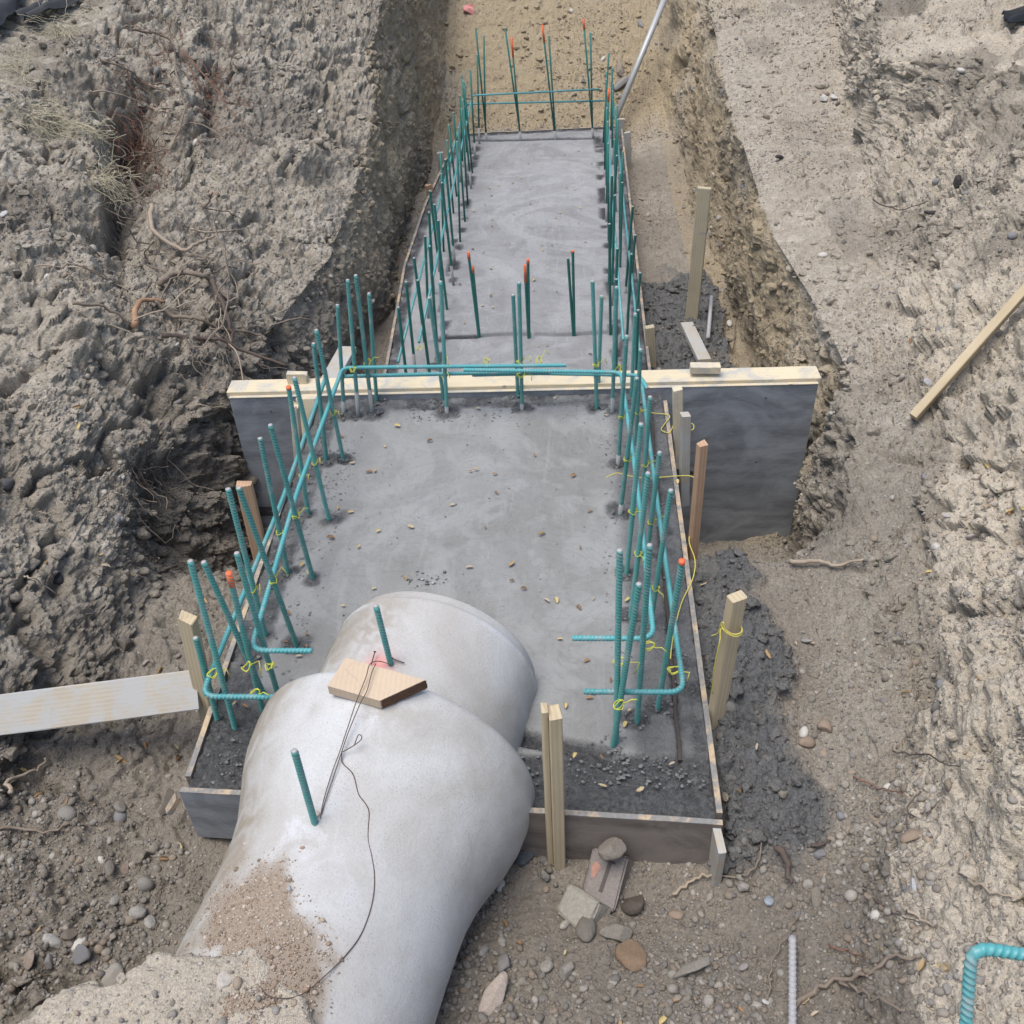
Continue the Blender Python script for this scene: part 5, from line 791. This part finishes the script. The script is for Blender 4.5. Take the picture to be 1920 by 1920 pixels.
cloth('litter_scrap', [(868, 20), (888, 18), (890, 28), (870, 29)], 8, plain('pink_scrap', (.6, .25, .24), .6), 'crumpled pink scrap of litter on the far slope', 7, .0)
# ------------------------------------------------------------------ fallen leaves
LC = [(.36, .26, .14), (.30, .18, .09), (.44, .36, .22), (.24, .15, .08), (.50, .40, .18), (.42, .36, .27)]
lmat = [plain('dry_leaf', c, .75, .25, 60, .3) for c in LC]; lm = []
for k in range(18):
    r = random.Random(k+40); n = 7; V = []; cu = r.uniform(-.9, .9); cv = r.uniform(.2, 1.1); wd = r.uniform(.32, .5)
    for i in range(n):
        t = i/(n-1)*2-1; w = wd*math.sqrt(max(0, 1-abs(t)**2.2))*(1+.12*math.sin(i*3+k))+.015
        for s in (-1, -.5, 0, .5, 1): V.append((t, s*w, cv*w*s*s*1.3+cu*.35*t*t+.03*r.uniform(-1, 1)))
    q = [(i*5+j, i*5+j+1, i*5+j+6, i*5+j+5) for i in range(n-1) for j in range(4)]; V2 = [(a, b, c-.03) for a, b, c in V]; m_ = len(V)
    me = bpy.data.meshes.new('fallen_leaf'); me.from_pydata(V+V2, [], q+[tuple(m_+i for i in f[::-1]) for f in q]); me.polygons.foreach_set('use_smooth', [True]*len(me.polygons)); me.materials.append(lmat[k % 6]); lm.append(me)
def leaf(p, n, s, label, group, k=None):
    o = bpy.data.objects.new('fallen_leaf', lm[random.randrange(18) if k is None else k]); COL.objects.link(o); n = Vector(n); n = n if n.z > 0 else -n; o.rotation_mode = 'QUATERNION'; from mathutils import Quaternion
    q = Quaternion((random.uniform(-1, 1), random.uniform(-1, 1), 0) if True else (1, 0, 0), random.uniform(-.35, .35)); o.rotation_quaternion = n.to_track_quat('Z', 'Y')@Quaternion((0, 0, 1), random.uniform(0, 6.28))@q; o.scale = (s,)*3; o.location = Vector(p)+n*s*.16; tag(o, label, 'leaf', group)
g1 = 'leaves scattered on near footing'; l1 = 'small curled tan leaf lying on the near concrete footing'
pts = [(722, 838), (692, 886), (703, 884), (882, 885), (893, 882), (928, 890), (806, 828), (634, 954), (658, 962), (672, 1027), (770, 989), (709, 997), (567, 1060), (578, 1075), (643, 1137), (701, 1105), (575, 1190), (575, 1212), (537, 1205), (560, 1232), (848, 948), (910, 990), (930, 925), (1002, 855), (1075, 893), (1106, 960), (1016, 1003), (1088, 1028), (1043, 1127), (1112, 1124), (1176, 1127), (1085, 1140), (1025, 1127), (982, 1105), (1110, 1300), (1105, 1310), (1145, 1276), (1180, 1333), (1172, 1360), (1060, 1325), (1078, 1418), (1128, 1420), (1200, 1483), (1260, 1433), (1130, 1475), (825, 772), (897, 768), (950, 762), (1010, 760), (1040, 748), (1135, 780), (1270, 905), (745, 800), (788, 785), (760, 1085), (880, 1065), (960, 1060), (540, 1150), (620, 1010), (660, 870), (640, 820), (1050, 1200), (1100, 1240), (960, 1090), (440, 1320), (460, 1325)]
for u, v in pts:
    q = Zp(u, v, 0)
    if (q-PO)@PA < .5 and abs((q-PO)@PX) < .4: continue
    leaf(q+np.array([0, 0, .004]), (0, 0, 1), random.uniform(.009, .017), l1, g1)
g2 = 'leaves scattered on far footing'
for k in range(62):
    yy = random.uniform(5.5, 9.5); leaf((random.uniform(-.75, .32), yy, -.648), (0, 0, 1), random.uniform(.008, .017), 'small dark or tan leaf speck lying on the far concrete footing', g2)
for i in rr.choice(np.where(vis&flat&(P[:, 1] < 7)&(und < .1))[0], 150, p=(lambda w: w/w.sum())((area*np.where(y < 3.3, 2, .8)*np.clip(fbm(P, 2.6, 3, 505)+.15, 0, 1)/D_)[vis&flat&(P[:, 1] < 7)&(und < .1)])):
    g_ = SREG(P[i]); leaf(P[i]+Nf[i]*.004, Nf[i], random.uniform(.010, .021), 'fallen curled brown or yellow leaf '+g_, 'leaves '+g_)
# crumbs of concrete on the footing
cn = 420; q = np.stack([rr.uniform(-1.1, .43, cn), 2.35+1.6*rr.random(cn), np.full(cn, .001)], 1); q[:60] = Zp(800, 1085)+np.stack([rr.normal(0, .05, 60), rr.normal(0, .03, 60), np.full(60, .001)], 1)
V0, F0 = I1; vs = np.stack([shape(V0, 950+k, .5, .3) for k in range(10)])[rr.integers(0, 10, cn)]; rad = .0015+.004*rr.random(cn)**3; rad[:14] = rr.uniform(.006, .012, 14)
me = mesh_np('concrete_crumbs', (q[:, None]+vs*rad[:, None, None]).reshape(-1, 3), (F0[None]+(np.arange(cn)*len(V0))[:, None, None]).reshape(-1, 3)); attr(me, 'tint', np.repeat(np.array([(.40, .41, .42), (.26, .26, .26), (.16, .16, .165)])[rr.integers(0, 3, cn)], len(V0), 0)); me.materials.append(M['gravel']); tag(obj('concrete_crumbs', me), 'crumbs of concrete and grit on the near footing', 'grit', kind='stuff')
# spatter and crumbs of wet concrete on the rough margins of the near footing
cn = 5200; side = rr.random(cn); q = np.stack([np.where(side < .3, rr.uniform(-1.16, -.93, cn), np.where(side < .62, rr.uniform(.16, .45, cn), rr.uniform(-1.15, .45, cn))), np.where(side < .62, rr.uniform(1.85, 4.0, cn), np.where(side < .82, rr.uniform(3.84, 4.03, cn), rr.uniform(1.82, 2.02, cn))), np.full(cn, -.004)], 1)
k_ = fbm(q, 5, 3, 909)+rr.normal(0, .25, cn) > -.05; q = q[k_]; hb = np.array(HOLES); hb = hb[rr.integers(0, len(hb), 900)]+np.stack([rr.normal(0, .022, 900), rr.normal(0, .022, 900), np.full(900, 0)], 1); hb[:, 2] = -.003; q = np.concatenate([q, hb]); cn = len(q)
q = q[(np.abs((q-PO)@PX) > .37)|((q-PO)@PA > .44)]; cn = len(q); V0, F0 = I2; vs = np.stack([shape(V0, 970+k, .3, .5) for k in range(12)])[rr.integers(0, 12, cn)]; rad = .002+.007*rr.random(cn)**3
me = mesh_np('concrete_spatter', (q[:, None]+vs*rad[:, None, None]*[1, 1, .45]).reshape(-1, 3), (F0[None]+(np.arange(cn)*len(V0))[:, None, None]).reshape(-1, 3)); attr(me, 'tint', np.repeat(np.array([(.12, .123, .125), (.15, .153, .156), (.175, .178, .18)])[rr.integers(0, 3, cn)], len(V0), 0)); me.materials.append(M['gravel']); tag(obj('concrete_spatter', me), 'rough dark spatter and lumps of concrete along the edges of near footing', 'concrete', kind='stuff')
